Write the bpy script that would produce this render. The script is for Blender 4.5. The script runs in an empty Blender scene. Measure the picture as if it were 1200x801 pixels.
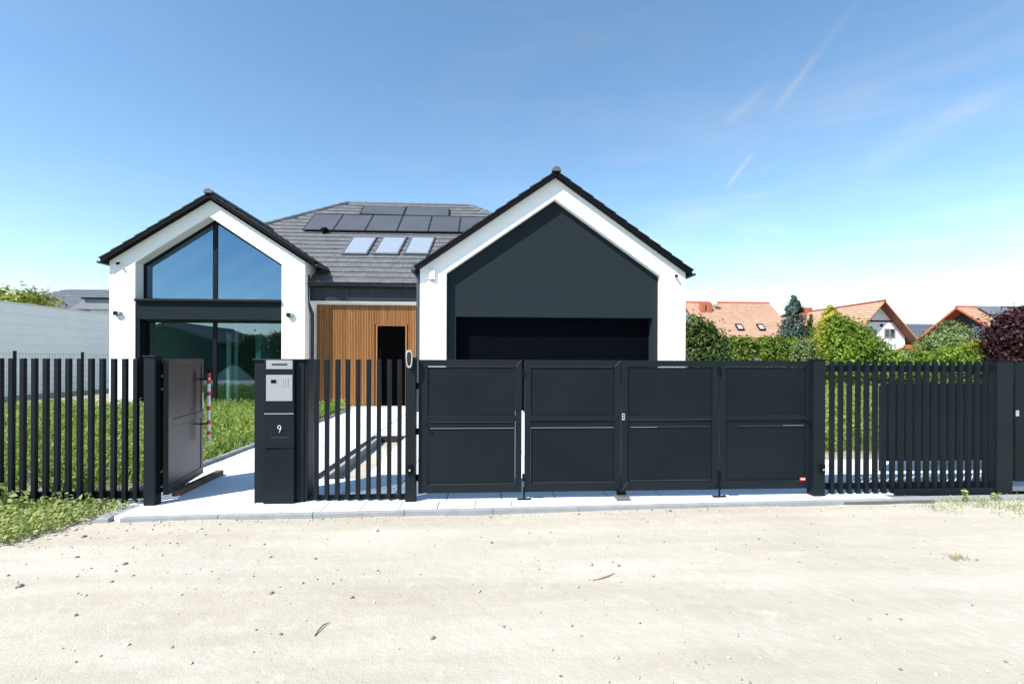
import bpy, bmesh, math, random
import numpy as np
from mathutils import Vector, Matrix
R = math.radians
random.seed(7)
C = bpy.context.scene.collection
SC = bpy.context.scene

# ------------------------------------------------------------------ camera
EYE = 1.55; FPX = 560.0; YAW = R(3.4); ROLL = R(0.2); PX0, PY0 = 600.0, 421.0
right = Vector((math.cos(YAW), -math.sin(YAW), 0)); fwd = Vector((math.sin(YAW), math.cos(YAW), 0)); up = Vector((0, 0, 1))
r2 = right*math.cos(ROLL) + up*math.sin(ROLL); u2 = up*math.cos(ROLL) - right*math.sin(ROLL)
cam_d = bpy.data.cameras.new("camera"); cam = bpy.data.objects.new("camera", cam_d); C.objects.link(cam)
m = Matrix.Identity(4)
for i in range(3):
    m[i][0] = r2[i]; m[i][1] = u2[i]; m[i][2] = -fwd[i]
m[2][3] = EYE
cam.matrix_world = m
cam_d.sensor_width = 36; cam_d.lens = 36*FPX/1200; cam_d.shift_y = (PY0-400.5)/1200
cam_d.clip_start = 0.05; cam_d.clip_end = 3000
SC.camera = cam

# ------------------------------------------------------------------ sky, sun, exposure
TO_SUN = Vector((-0.74, -0.60, 1.05)).normalized()
w = bpy.data.worlds.new("World"); SC.world = w; w.use_nodes = True
nt = w.node_tree; N = nt.nodes; L = nt.links
bg = N["Background"]; bg.inputs[1].default_value = 0.116
sky = N.new("ShaderNodeTexSky"); sky.sky_type = 'NISHITA'; sky.sun_disc = False
sky.sun_elevation = math.asin(TO_SUN.z); sky.sun_rotation = math.atan2(TO_SUN.x, TO_SUN.y)
sky.altitude = 60; sky.air_density = 1.0; sky.dust_density = 0.12; sky.ozone_density = 0.55
hs = N.new("ShaderNodeHueSaturation"); hs.inputs['Hue'].default_value = .494; hs.inputs['Saturation'].default_value = 1.12; hs.inputs['Value'].default_value = 1.03
L.new(sky.outputs[0], hs.inputs['Color'])
def wmath(op, a, b=None, c=None, clamp=False):
    n = N.new("ShaderNodeMath"); n.operation = op; n.use_clamp = clamp
    for i, x in enumerate((a, b, c)):
        if x is None: continue
        if isinstance(x, (int, float)): n.inputs[i].default_value = x
        else: L.new(x, n.inputs[i])
    return n.outputs[0]
def pdir(px, py):
    v = fwd + r2*((px-PX0)/FPX) + u2*((PY0-py)/FPX)
    return v.normalized()
tc = N.new("ShaderNodeTexCoord")
def wisp(scale, stretch, rot, lo, hi, seed):
    mp = N.new("ShaderNodeMapping"); mp.inputs['Rotation'].default_value = rot
    mp.inputs['Scale'].default_value = stretch; mp.inputs['Location'].default_value = (seed, seed*.7, seed*.3)
    L.new(tc.outputs['Generated'], mp.inputs[0])
    nz = N.new("ShaderNodeTexNoise"); nz.inputs['Scale'].default_value = scale; nz.inputs['Detail'].default_value = 7
    nz.inputs['Roughness'].default_value = .58; nz.inputs['Distortion'].default_value = .5
    L.new(mp.outputs[0], nz.inputs['Vector'])
    mr = N.new("ShaderNodeMapRange"); mr.inputs[1].default_value = lo; mr.inputs[2].default_value = hi; mr.interpolation_type = 'SMOOTHSTEP'
    L.new(nz.outputs['Fac'], mr.inputs[0]); return mr.outputs[0]
def dot(vec):
    n = N.new("ShaderNodeVectorMath"); n.operation = 'DOT_PRODUCT'; n.inputs[1].default_value = vec
    L.new(tc.outputs['Generated'], n.inputs[0]); return n.outputs['Value']
def trail(p1, p2, width, strength, back=False):
    d1, d2 = pdir(*p1), pdir(*p2)
    if back: d1.y, d2.y = -d1.y, -d2.y
    n = d1.cross(d2).normalized(); mid = (d1+d2).normalized(); half = mid.dot(d1)
    a = wmath('ABSOLUTE', dot(n)); f = wmath('SUBTRACT', 1.0, wmath('DIVIDE', a, width), clamp=True)
    f = wmath('POWER', f, 1.6)
    g = N.new("ShaderNodeMapRange"); g.inputs[1].default_value = half; g.inputs[2].default_value = half+(1-half)*.75
    L.new(dot(mid), g.inputs[0])
    return wmath('MULTIPLY', wmath('MULTIPLY', f, g.outputs[0]), strength)
east = N.new("ShaderNodeMapRange"); east.inputs[1].default_value = -.25; east.inputs[2].default_value = .75
L.new(dot((1, 0.0, 0)), east.inputs[0])
wl = wisp(2.2, (1.0, 1.0, 3.2), (0, R(-38), 0), .42, .80, 3.1)
wl2 = wisp(5.0, (.5, .6, 4.0), (0, R(-30), R(20)), .46, .85, 9.4)
cl = wmath('MULTIPLY', wmath('ADD', wmath('MULTIPLY', wl, .22), wmath('MULTIPLY', wl2, .20)), wmath('ADD', east.outputs[0], .22))
brk = wisp(9, (1, 1, 1), (0, 0, 0), .38, .62, 1.7)
for p1, p2, wd, st in (((1010, -5), (900, 140), .011, .30), ((905, 95), (845, 150), .016, .28), ((885, 175), (850, 222), .008, .34), ((1200, 90), (985, 215), .04, .16)):
    cl = wmath('ADD', cl, wmath('MULTIPLY', trail(p1, p2, wd, st), wmath('ADD', wmath('MULTIPLY', brk, .75), .25)))
for p1, p2, wd, st in (((150, 352), (270, 272), .030, .30), ((195, 356), (320, 285), .022, .26), ((232, 362), (345, 300), .026, .30), ((272, 362), (350, 318), .018, .24), ((160, 325), (235, 278), .016, .2)):
    cl = wmath('ADD', cl, wmath('MULTIPLY', trail(p1, p2, wd, st, True), wmath('ADD', wmath('MULTIPLY', brk, .5), .5)))
cl = wmath('MINIMUM', cl, .8)
bw = N.new("ShaderNodeRGBToBW"); L.new(sky.outputs[0], bw.inputs[0])
lum = wmath('MULTIPLY', bw.outputs[0], 1.5)
cc = N.new("ShaderNodeCombineColor")
L.new(wmath('MULTIPLY', lum, .97), cc.inputs[0]); L.new(lum, cc.inputs[1]); L.new(wmath('MULTIPLY', lum, 1.06), cc.inputs[2])
mx = N.new("ShaderNodeMix"); mx.data_type = 'RGBA'
L.new(cl, mx.inputs[0]); L.new(hs.outputs[0], mx.inputs[6]); L.new(cc.outputs[0], mx.inputs[7])
L.new(mx.outputs[2], bg.inputs[0])
sd = bpy.data.lights.new("sun", 'SUN'); so = bpy.data.objects.new("sun", sd); C.objects.link(so)
sd.energy = 4.6; sd.angle = R(.53); sd.color = (1, .965, .91)
so.rotation_euler = (-TO_SUN).to_track_quat('-Z', 'Y').to_euler(); so.location = (-20, -20, 30)
SC.view_settings.view_transform = 'Standard'; SC.view_settings.look = 'None'
SC.view_settings.exposure = 0.97; SC.view_settings.gamma = 1; SC.view_settings.use_curve_mapping = False
SC.cycles.max_bounces = 8; SC.cycles.transparent_max_bounces = 12
SC.cycles.use_denoising = True

# ------------------------------------------------------------------ coordinates
def ray(px, py): return fwd + r2*((px-PX0)/FPX) + u2*((PY0-py)/FPX)
def P(px, py, Y):                    # where the sight line meets the upright plane at depth Y
    d = ray(px, py); t = Y/d.y; return Vector((d.x*t, Y, EYE+d.z*t))
def G(px, py, z=0.0):
    d = ray(px, py); t = (z-EYE)/d.z; return Vector((d.x*t, d.y*t, z))
def onplane(px, py, o, n):
    d = ray(px, py); e = Vector((0, 0, EYE)); t = (o-e).dot(n)/d.dot(n); return e+d*t

# ------------------------------------------------------------------ materials
def mat(name, col, rough=.6, metal=0, spec=.5, var=0, vscale=6, bump=0, bscale=40, col2=None, detail=5, stretch=None, coat=0, bdist=.01):
    mt = bpy.data.materials.new(name); mt.use_nodes = True; n = mt.node_tree.nodes; l = mt.node_tree.links
    b = n["Principled BSDF"]; b.inputs['Roughness'].default_value = rough; b.inputs['Metallic'].default_value = metal
    b.inputs['Specular IOR Level'].default_value = spec; b.inputs['Coat Weight'].default_value = coat
    b.inputs['Base Color'].default_value = (*col, 1)
    t = n.new("ShaderNodeTexCoord"); vec = t.outputs['Object']
    if stretch:
        mp = n.new("ShaderNodeMapping"); mp.inputs['Scale'].default_value = stretch; l.new(vec, mp.inputs[0]); vec = mp.outputs[0]
    if var or col2:
        nz = n.new("ShaderNodeTexNoise"); nz.inputs['Scale'].default_value = vscale; nz.inputs['Detail'].default_value = detail; nz.inputs['Roughness'].default_value = .6
        l.new(vec, nz.inputs['Vector'])
        rp = n.new("ShaderNodeValToRGB"); rp.color_ramp.elements[0].position = .33; rp.color_ramp.elements[1].position = .67
        a = col if col2 else tuple(c*(1-var) for c in col); z = col2 if col2 else tuple(min(1, c*(1+var)) for c in col)
        rp.color_ramp.elements[0].color = (*a, 1); rp.color_ramp.elements[1].color = (*z, 1)
        l.new(nz.outputs['Fac'], rp.inputs[0]); l.new(rp.outputs[0], b.inputs['Base Color'])
    if bump:
        nb = n.new("ShaderNodeTexNoise"); nb.inputs['Scale'].default_value = bscale; nb.inputs['Detail'].default_value = 4
        l.new(vec, nb.inputs['Vector'])
        bp = n.new("ShaderNodeBump"); bp.inputs['Strength'].default_value = bump; bp.inputs['Distance'].default_value = bdist
        l.new(nb.outputs['Fac'], bp.inputs['Height']); l.new(bp.outputs[0], b.inputs['Normal'])
    return mt
def leafmat(name, c1, c2, scale=2.0, trans=.35, c3=None):
    mt = bpy.data.materials.new(name); mt.use_nodes = True; n = mt.node_tree.nodes; l = mt.node_tree.links
    b = n["Principled BSDF"]; b.inputs['Roughness'].default_value = .55; b.inputs['Specular IOR Level'].default_value = .3
    t = n.new("ShaderNodeTexCoord"); g = n.new("ShaderNodeNewGeometry")
    nz = n.new("ShaderNodeTexNoise"); nz.inputs['Scale'].default_value = scale; nz.inputs['Detail'].default_value = 3; l.new(t.outputs['Object'], nz.inputs['Vector'])
    ad = n.new("ShaderNodeMath"); ad.operation = 'MULTIPLY_ADD'; ad.inputs[1].default_value = .5; l.new(g.outputs['Random Per Island'], ad.inputs[0]); 
    sb = n.new("ShaderNodeMath"); sb.operation = 'SUBTRACT'; sb.inputs[1].default_value = .25; l.new(nz.outputs['Fac'], sb.inputs[0]); l.new(sb.outputs[0], ad.inputs[2])
    rp = n.new("ShaderNodeValToRGB"); rp.color_ramp.elements[0].position = .25; rp.color_ramp.elements[1].position = .75
    rp.color_ramp.elements[0].color = (*c1, 1); rp.color_ramp.elements[1].color = (*c2, 1)
    if c3:
        e = rp.color_ramp.elements.new(.9); e.color = (*c3, 1)
    l.new(ad.outputs[0], rp.inputs[0]); l.new(rp.outputs[0], b.inputs['Base Color'])
    tr = n.new("ShaderNodeBsdfTranslucent"); l.new(rp.outputs[0], tr.inputs[0])
    ms = n.new("ShaderNodeMixShader"); ms.inputs[0].default_value = trans
    l.new(b.outputs[0], ms.inputs[1]); l.new(tr.outputs[0], ms.inputs[2]); l.new(ms.outputs[0], n["Material Output"].inputs[0])
    return mt
def glassmat(name, tint, ior, rough=0.0, coat=(.60, .82, 1)):
    mt = bpy.data.materials.new(name); mt.use_nodes = True; n = mt.node_tree.nodes; l = mt.node_tree.links
    n.remove(n["Principled BSDF"])
    fr = n.new("ShaderNodeFresnel"); fr.inputs[0].default_value = ior
    t = n.new("ShaderNodeTexCoord"); nb = n.new("ShaderNodeTexNoise"); nb.inputs['Scale'].default_value = .9; nb.inputs['Detail'].default_value = 1; l.new(t.outputs['Object'], nb.inputs['Vector'])
    bp = n.new("ShaderNodeBump"); bp.inputs['Strength'].default_value = .25; bp.inputs['Distance'].default_value = .006; l.new(nb.outputs['Fac'], bp.inputs['Height'])
    gl = n.new("ShaderNodeBsdfGlossy"); gl.inputs['Roughness'].default_value = rough; gl.inputs[0].default_value = (*coat, 1); l.new(bp.outputs[0], gl.inputs['Normal'])
    tp = n.new("ShaderNodeBsdfTransparent"); tp.inputs[0].default_value = (*tint, 1)
    ge = n.new("ShaderNodeNewGeometry"); iv_ = n.new("ShaderNodeMath"); iv_.operation = 'SUBTRACT'; iv_.inputs[0].default_value = 1; l.new(ge.outputs['Backfacing'], iv_.inputs[1])
    mu = n.new("ShaderNodeMath"); mu.operation = 'MULTIPLY'; l.new(fr.outputs[0], mu.inputs[0]); l.new(iv_.outputs[0], mu.inputs[1])
    ms = n.new("ShaderNodeMixShader"); l.new(mu.outputs[0], ms.inputs[0]); l.new(tp.outputs[0], ms.inputs[1]); l.new(gl.outputs[0], ms.inputs[2])
    l.new(ms.outputs[0], n["Material Output"].inputs[0]); return mt

M = {}
M['anth'] = mat('anthracite_powder_coat', (.0034, .0072, .0104), .55, spec=.2, var=.28, vscale=1.3, bump=.25, bscale=420, bdist=.002)
M['anthfr'] = mat('anthracite_frame', (.0042, .0084, .0118), .52, spec=.22, var=.1, vscale=2, bump=.2, bscale=420, bdist=.002)
M['satin'] = mat('satin_anthracite', (.010, .0145, .0185), .3, spec=.14, var=.08, vscale=2, bump=.12, bscale=300, bdist=.002)
M['black'] = mat('black_plastic', (.0025, .0025, .003), .6, spec=.12)
M['steel'] = mat('brushed_steel', (.62, .63, .64), .35, metal=.85, var=.05, vscale=10, stretch=(1, 1, 40))
M['silver'] = mat('silver_panel', (.30, .31, .33), .45, metal=.25, var=.03)
M['stucco'] = mat('white_stucco', (.83, .83, .82), .9, spec=.2, var=.025, vscale=1.2, bump=.35, bscale=160, bdist=.004)
M['dkstucco'] = mat('charcoal_stucco', (.0185, .0255, .0300), .95, spec=.02, var=.32, vscale=55, bump=.9, bscale=90, bdist=.008)
M['navy'] = mat('dark_navy_panel', (.0008, .0013, .0036), .7, spec=.04, var=.1, vscale=2)
M['navycl'] = mat('navy_cladding', (.003, .006, .016), .5, var=.1, vscale=3)
M['tile'] = mat('graphite_roof_tile', (.108, .110, .114), .58, spec=.5, var=.2, vscale=3.5, bump=.3, bscale=80)
M['tiledk'] = mat('roof_underlay', (.003, .0035, .005), .7, spec=.1)
M['verge'] = mat('shaded_verge_tile', (.006, .007, .010), .5, spec=.3, var=.3, vscale=6)  # same tile as the slopes, with the front edge's shade put into its colour
M['ridgem'] = mat('ridge_tile', (.085, .087, .095), .45, var=.15, vscale=5)
M['frame'] = mat('window_frame', (.002, .003, .006), .5, spec=.2)
M['solar'] = mat('solar_cell', (.062, .064, .070), .42, spec=.6, var=.12, vscale=.8)
M['solarfr'] = mat('solar_frame', (.012, .012, .014), .35)
M['glass'] = glassmat('window_glass', (.56, .71, .68), 2.6)
M['glassup'] = glassmat('gable_glass', (.30, .42, .52), 3.1, 0, (.40, .70, 1))
M['skyglass'] = mat('skylight_reflection_glass', (.24, .28, .33), .1, spec=.8, var=.06)  # pale base colour stands in for the sky mirrored in the pane
M['interior'] = mat('interior_plaster', (.52, .56, .53), .9, var=.05)
M['intfloor'] = mat('interior_floor', (.28, .30, .28), .5, var=.1)
M['woodpl'] = mat('timber_offcut', (.10, .062, .034), .8, var=.4, vscale=4, stretch=(1, 1, 1), bump=.4, bscale=30)
M['red'] = mat('red_tape', (.62, .035, .015), .5)
M['white'] = mat('white_plastic', (.80, .80, .79), .5)
M['copper'] = mat('dark_gutter', (.014, .016, .02), .38, spec=.5)
M['downp'] = mat('grey_downpipe', (.045, .06, .075), .4)
M['slab'] = mat('concrete_slab', (.66, .67, .69), .85, spec=.3, var=.045, vscale=1.1, bump=.35, bscale=220, bdist=.003)
M['kerb'] = mat('concrete_kerb', (.25, .26, .27), .88, var=.12, vscale=6, bump=.5, bscale=120, bdist=.004)
M['drain'] = mat('drain_grate', (.012, .013, .014), .6)
M['joint'] = mat('joint_sand', (.10, .10, .10), .95)
M['greywall'] = mat('pale_concrete_wall', (.80, .82, .81), .9, var=.04, vscale=.6, bump=.2, bscale=30)
M['orange'] = mat('orange_roof_tile', (.44, .265, .18), .75, var=.14, vscale=2.2)
M['orangedk'] = mat('red_verge', (.38, .085, .035), .6, var=.15)
M['brick'] = mat('brick_chimney', (.33, .10, .055), .8, var=.2, vscale=9)
M['bluegreyroof'] = mat('grey_roof', (.12, .128, .15), .5, var=.15, vscale=3)
M['housewht'] = mat('white_render', (.72, .74, .77), .9, var=.03)
M['housedk'] = mat('dark_grey_cladding', (.035, .042, .05), .7, var=.15)
M['housegrey'] = mat('grey_render', (.22, .24, .27), .9, var=.06)
M['pane'] = mat('dark_pane', (.02, .025, .03), .08, spec=.8)
M['palepane'] = mat('pale_pane', (.35, .38, .42), .15, spec=.8)
M['bark'] = mat('bark', (.07, .05, .036), .9, var=.35, vscale=8, bump=.6, bscale=30)
M['stone'] = mat('pebble', (.30, .285, .26), .85, col2=(.52, .49, .44), vscale=3)
M['darkstone'] = mat('dark_stone', (.20, .185, .165), .9, var=.25, vscale=20, bump=.5, bscale=60)
M['sandm'] = mat('sand_pile', (.74, .66, .50), .95, var=.12, vscale=2, bump=.6, bscale=14, bdist=.05)

def sandmat():
    mt = bpy.data.materials.new('packed_sand'); mt.use_nodes = True; n = mt.node_tree.nodes; l = mt.node_tree.links
    b = n["Principled BSDF"]; b.inputs['Roughness'].default_value = .95; b.inputs['Specular IOR Level'].default_value = .15
    t = n.new("ShaderNodeTexCoord")
    def nz(s, d, st=None, ro=.6):
        v = t.outputs['Object']
        if st:
            mp = n.new("ShaderNodeMapping"); mp.inputs['Scale'].default_value = st; l.new(v, mp.inputs[0]); v = mp.outputs[0]
        q = n.new("ShaderNodeTexNoise"); q.inputs['Scale'].default_value = s; q.inputs['Detail'].default_value = d; q.inputs['Roughness'].default_value = ro; l.new(v, q.inputs['Vector']); return q.outputs['Fac']
    def ramp(f, a, b2, c1, c2):
        rp = n.new("ShaderNodeValToRGB"); rp.color_ramp.elements[0].position = a; rp.color_ramp.elements[1].position = b2
        rp.color_ramp.elements[0].color = (*c1, 1); rp.color_ramp.elements[1].color = (*c2, 1); l.new(f, rp.inputs[0]); return rp.outputs[0]
    def mixc(f, a, bb, mode='MIX'):
        q = n.new("ShaderNodeMix"); q.data_type = 'RGBA'; q.blend_type = mode
        if isinstance(f, float): q.inputs[0].default_value = f
        else: l.new(f, q.inputs[0])
        l.new(a, q.inputs[6]); l.new(bb, q.inputs[7]); return q.outputs[2]
    base = ramp(nz(.55, 6, (.5, 1.5, 1)), .3, .7, (.385, .350, .290), (.495, .461, .398))
    tracks = ramp(nz(1.1, 5, (.16, 1.6, 1)), .35, .65, (.84, .82, .78), (1, 1, 1))
    c = mixc(1.0, base, tracks, 'MULTIPLY')
    grey = ramp(nz(6, 9, None, .8), .52, .70, (0, 0, 0), (1, 1, 1))
    pale = ramp(nz(40, 3), .3, .7, (.44, .42, .38), (.56, .545, .50))
    gm = n.new("ShaderNodeMath"); gm.operation = 'MULTIPLY'; l.new(grey, gm.inputs[0]); l.new(nz(.8, 3), gm.inputs[1])
    c = mixc(gm.outputs[0], c, pale)
    grit = ramp(nz(150, 2), .62, .72, (1, 1, 1), (.62, .58, .52))
    c = mixc(.55, c, mixc(1.0, c, grit, 'MULTIPLY'))
    l.new(c, b.inputs['Base Color'])
    b1 = n.new("ShaderNodeBump"); b1.inputs['Strength'].default_value = .6; b1.inputs['Distance'].default_value = .016; l.new(nz(9, 6), b1.inputs['Height'])
    b2 = n.new("ShaderNodeBump"); b2.inputs['Strength'].default_value = .6; b2.inputs['Distance'].default_value = .006; l.new(nz(75, 5), b2.inputs['Height']); l.new(b1.outputs[0], b2.inputs['Normal'])
    l.new(b2.outputs[0], b.inputs['Normal']); return mt
M['sand'] = sandmat()
M['soil'] = mat('weedy_soil', (.36, .31, .235), .95, col2=(.14, .15, .06), vscale=1.3, bump=.7, bscale=12, bdist=.05)
M['terrain'] = mat('meadow_ground', (.07, .11, .03), .95, col2=(.14, .15, .06), vscale=.25, bump=.5, bscale=3)

def woodslat():
    mt = mat('oak_slat', (.36, .165, .048), .55, spec=.35)
    n = mt.node_tree.nodes; l = mt.node_tree.links; b = n["Principled BSDF"]
    t = n.new("ShaderNodeTexCoord"); mp = n.new("ShaderNodeMapping"); mp.inputs['Scale'].default_value = (9, 9, .7); l.new(t.outputs['Object'], mp.inputs[0])
    nz = n.new("ShaderNodeTexNoise"); nz.inputs['Scale'].default_value = 3; nz.inputs['Detail'].default_value = 6; l.new(mp.outputs[0], nz.inputs['Vector'])
    g = n.new("ShaderNodeNewGeometry"); mm = n.new("ShaderNodeMath"); mm.operation = 'MULTIPLY_ADD'; mm.inputs[1].default_value = .35
    l.new(g.outputs['Random Per Island'], mm.inputs[0]); s2 = n.new("ShaderNodeMath"); s2.operation = 'SUBTRACT'; s2.inputs[1].default_value = .17
    l.new(nz.outputs['Fac'], s2.inputs[0]); l.new(s2.outputs[0], mm.inputs[2])
    rp = n.new("ShaderNodeValToRGB"); rp.color_ramp.elements[0].position = .25; rp.color_ramp.elements[1].position = .75
    rp.color_ramp.elements[0].color = (.195, .080, .022, 1); rp.color_ramp.elements[1].color = (.325, .145, .042, 1)
    l.new(mm.outputs[0], rp.inputs[0]); l.new(rp.outputs[0], b.inputs['Base Color']); return mt
M['wood'] = woodslat()
M['grass1'] = leafmat('weed_leaf', (.095, .17, .026), (.31, .40, .08), 1.4, .45, (.42, .43, .17))
M['grass2'] = leafmat('verge_leaf', (.19, .26, .06), (.42, .47, .17), 3.0, .45)
M['thuja'] = leafmat('thuja_foliage', (.055, .115, .012), (.19, .26, .03), 1.8, .3)
M['darkleaf'] = leafmat('dark_shrub_leaf', (.030, .065, .012), (.09, .14, .025), 1.5, .3)
M['yellowleaf'] = leafmat('golden_leaf', (.20, .26, .02), (.46, .44, .035), 1.4, .4)
M['midleaf'] = leafmat('green_shrub_leaf', (.065, .14, .012), (.23, .32, .035), 1.4, .35)
M['paleleaf'] = leafmat('pale_shrub_leaf', (.10, .17, .045), (.24, .30, .12), 1.4, .35)
M['spruce'] = leafmat('blue_spruce_needles', (.035, .065, .05), (.085, .13, .105), 1.6, .2)
M['maple'] = leafmat('purple_leaf', (.016, .006, .008), (.055, .016, .018), 1.5, .3)
M['lime'] = leafmat('lime_leaf', (.16, .20, .03), (.34, .36, .06), .6, .4)
M['farleaf'] = leafmat('far_tree_leaf', (.03, .06, .015), (.07, .12, .03), .6, .3)

# ------------------------------------------------------------------ builders
class MB:
    def __init__(s): s.v = []; s.f = []
    def add(s, vs, fs):
        o = len(s.v); s.v += [Vector(x) for x in vs]; s.f += [tuple(i+o for i in f) for f in fs]; return s
    def box(s, x0, x1, y0, y1, z0, z1):
        return s.add([(x0,y0,z0),(x1,y0,z0),(x1,y1,z0),(x0,y1,z0),(x0,y0,z1),(x1,y0,z1),(x1,y1,z1),(x0,y1,z1)],
                     [(0,3,2,1),(4,5,6,7),(0,1,5,4),(1,2,6,5),(2,3,7,6),(3,0,4,7)])
    def hexa(s, p):   # 8 points: bottom 4 then top 4
        return s.add(p, [(0,3,2,1),(4,5,6,7),(0,1,5,4),(1,2,6,5),(2,3,7,6),(3,0,4,7)])
    def prism(s, poly, d):   # polygon points and an extrusion vector
        n = len(poly); poly = [Vector(p) for p in poly]; d = Vector(d)
        return s.add(poly+[p+d for p in poly], [tuple(range(n))[::-1], tuple(range(n, 2*n))]+[(i,(i+1)%n,(i+1)%n+n,i+n) for i in range(n)])
    def ring(s, outer, inner, d):  # two polygons of the same count, extruded: a frame
        n = len(outer); d = Vector(d); o = [Vector(p) for p in outer]; q = [Vector(p) for p in inner]
        vs = o+q+[p+d for p in o]+[p+d for p in q]; fs = []
        for i in range(n):
            j = (i+1) % n
            fs += [(i,i+n,j+n,j), (2*n+i,2*n+j,3*n+j,3*n+i), (i,j,2*n+j,2*n+i), (n+i,3*n+i,3*n+j,n+j)]
        return s.add(vs, fs)
    def tube(s, pts, rad, n=10, cap=True):
        pts = [Vector(p) for p in pts]; rads = rad if isinstance(rad, (list, tuple)) else [rad]*len(pts); rows = []
        ref = None
        for i, p in enumerate(pts):
            t = (pts[min(i+1, len(pts)-1)]-pts[max(i-1, 0)]).normalized()
            if ref is None:
                ref = t.orthogonal().normalized()
            a = (ref-t*ref.dot(t)).normalized(); b = t.cross(a); ref = a
            rows.append([p+(a*math.cos(2*math.pi*k/n)+b*math.sin(2*math.pi*k/n))*rads[i] for k in range(n)])
        vs = [q for r_ in rows for q in r_]; fs = []
        for i in range(len(rows)-1):
            for k in range(n):
                fs.append((i*n+k, i*n+(k+1)%n, (i+1)*n+(k+1)%n, (i+1)*n+k))
        if cap: fs += [tuple(range(n))[::-1], tuple(range((len(rows)-1)*n, len(rows)*n))]
        return s.add(vs, fs)
    def build(s, name, mt, parent=None, bevel=0, smooth=False, fix=True):
        off = parent.get('_w') if parent is not None else None
        off = Vector(off) if off is not None else Vector((0, 0, 0))
        me = bpy.data.meshes.new(name); me.from_pydata([tuple(v-off) for v in s.v], [], s.f); me.materials.append(mt)
        if fix:
            bm = bmesh.new(); bm.from_mesh(me); bmesh.ops.recalc_face_normals(bm, faces=bm.faces); bm.to_mesh(me); bm.free()
        if smooth:
            me.polygons.foreach_set('use_smooth', [True]*len(me.polygons))
        o = bpy.data.objects.new(name, me); C.objects.link(o)
        if parent is not None:
            o.parent = parent; o['_w'] = tuple(off)
        if bevel:
            b = o.modifiers.new('bevel', 'BEVEL'); b.width = bevel; b.segments = 2; b.limit_method = 'ANGLE'
        return o
def center(o, kind=None):       # move the origin of a top-level mesh to the base of its bounds
    vs = np.array([v.co[:] for v in o.data.vertices]); c = Vector(((vs[:,0].min()+vs[:,0].max())/2, (vs[:,1].min()+vs[:,1].max())/2, vs[:,2].min()))
    o.data.transform(Matrix.Translation(-c)); o.location = c; return o
def tag(o, label=None, cat=None, group=None, kind=None):
    if label: o['label'] = label
    if cat: o['category'] = cat
    if group: o['group'] = group
    if kind: o['kind'] = kind
    return o
def thing(name, label, cat, loc, group=None):
    o = bpy.data.objects.new(name, None); C.objects.link(o); o.location = loc; o['_w'] = tuple(loc); o.empty_display_size = .2
    return tag(o, label, cat, group)
def structure(o): o['kind'] = 'structure'; return o
def twin(o, d):                 # another copy of a part, shifted by d
    c = o.copy(); C.objects.link(c); c.parent = o.parent; c.location = o.location+Vector(d); return c
def copy_thing(root, d, label):
    c = root.copy(); C.objects.link(c); c.location = root.location+Vector(d); c['label'] = label
    for ch in list(root.children):
        k = ch.copy(); C.objects.link(k); k.parent = c
        for g in list(ch.children):
            q = g.copy(); C.objects.link(q); q.parent = k
    return c
def npmesh(name, V, F, mt, parent=None):      # V (n,3), F (m,4) arrays
    off = Vector(parent['_w']) if parent is not None else Vector((0, 0, 0))
    me = bpy.data.meshes.new(name); V = np.asarray(V, np.float32)-np.array(off[:], np.float32); F = np.asarray(F, np.int32)
    k = F.shape[1]
    me.vertices.add(len(V)); me.vertices.foreach_set('co', V.ravel()); me.loops.add(F.size); me.loops.foreach_set('vertex_index', F.ravel())
    me.polygons.add(len(F)); me.polygons.foreach_set('loop_start', np.arange(0, F.size, k, dtype=np.int32)); me.polygons.foreach_set('loop_total', np.full(len(F), k, np.int32))
    me.update(calc_edges=True); me.materials.append(mt)
    o = bpy.data.objects.new(name, me); C.objects.link(o)
    if parent is not None: o.parent = parent; o['_w'] = tuple(off)
    return o
def leaves(points, normals, size, rng, aspect=.55):     # one folded leaf per point
    n = len(points); up_ = rng.normal(size=(n, 3)); t = np.cross(normals, up_); t /= np.linalg.norm(t, axis=1)[:, None]+1e-9
    b = np.cross(normals, t); s = size*(.6+.8*rng.random((n, 1)))
    a0 = points-t*s*.5; a2 = points+t*s*.5; a1 = points+b*s*aspect*.5+normals*s*.12; a3 = points-b*s*aspect*.5+normals*s*.12
    V = np.stack([a0, a1, a2, a3], 1).reshape(-1, 3); F = np.arange(4*n).reshape(-1, 4); return V, F
def crown_points(lobes, n, rng, clump=.22, per=14):
    lob = np.array(lobes, float); wt = (lob[:,3]*lob[:,4]*lob[:,5])**(2/3); wt /= wt.sum()
    nc = max(4, n//per); idx = rng.choice(len(lob), nc, p=wt); d = rng.normal(size=(nc, 3)); d /= np.linalg.norm(d, axis=1)[:, None]
    rad = .55+.5*rng.random((nc, 1))**.6
    cen = lob[idx,:3]+d*lob[idx,3:6]*rad; rr = lob[idx,3:6].mean(1)
    k = rng.integers(0, nc, n); p = cen[k]+rng.normal(size=(n, 3))*(clump*rr[k])[:, None]*np.array([1, 1, .6])
    nn = d[k]+rng.normal(size=(n, 3))*.55+np.array([0, 0, .35]); nn /= np.linalg.norm(nn, axis=1)[:, None]
    return p, nn

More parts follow.
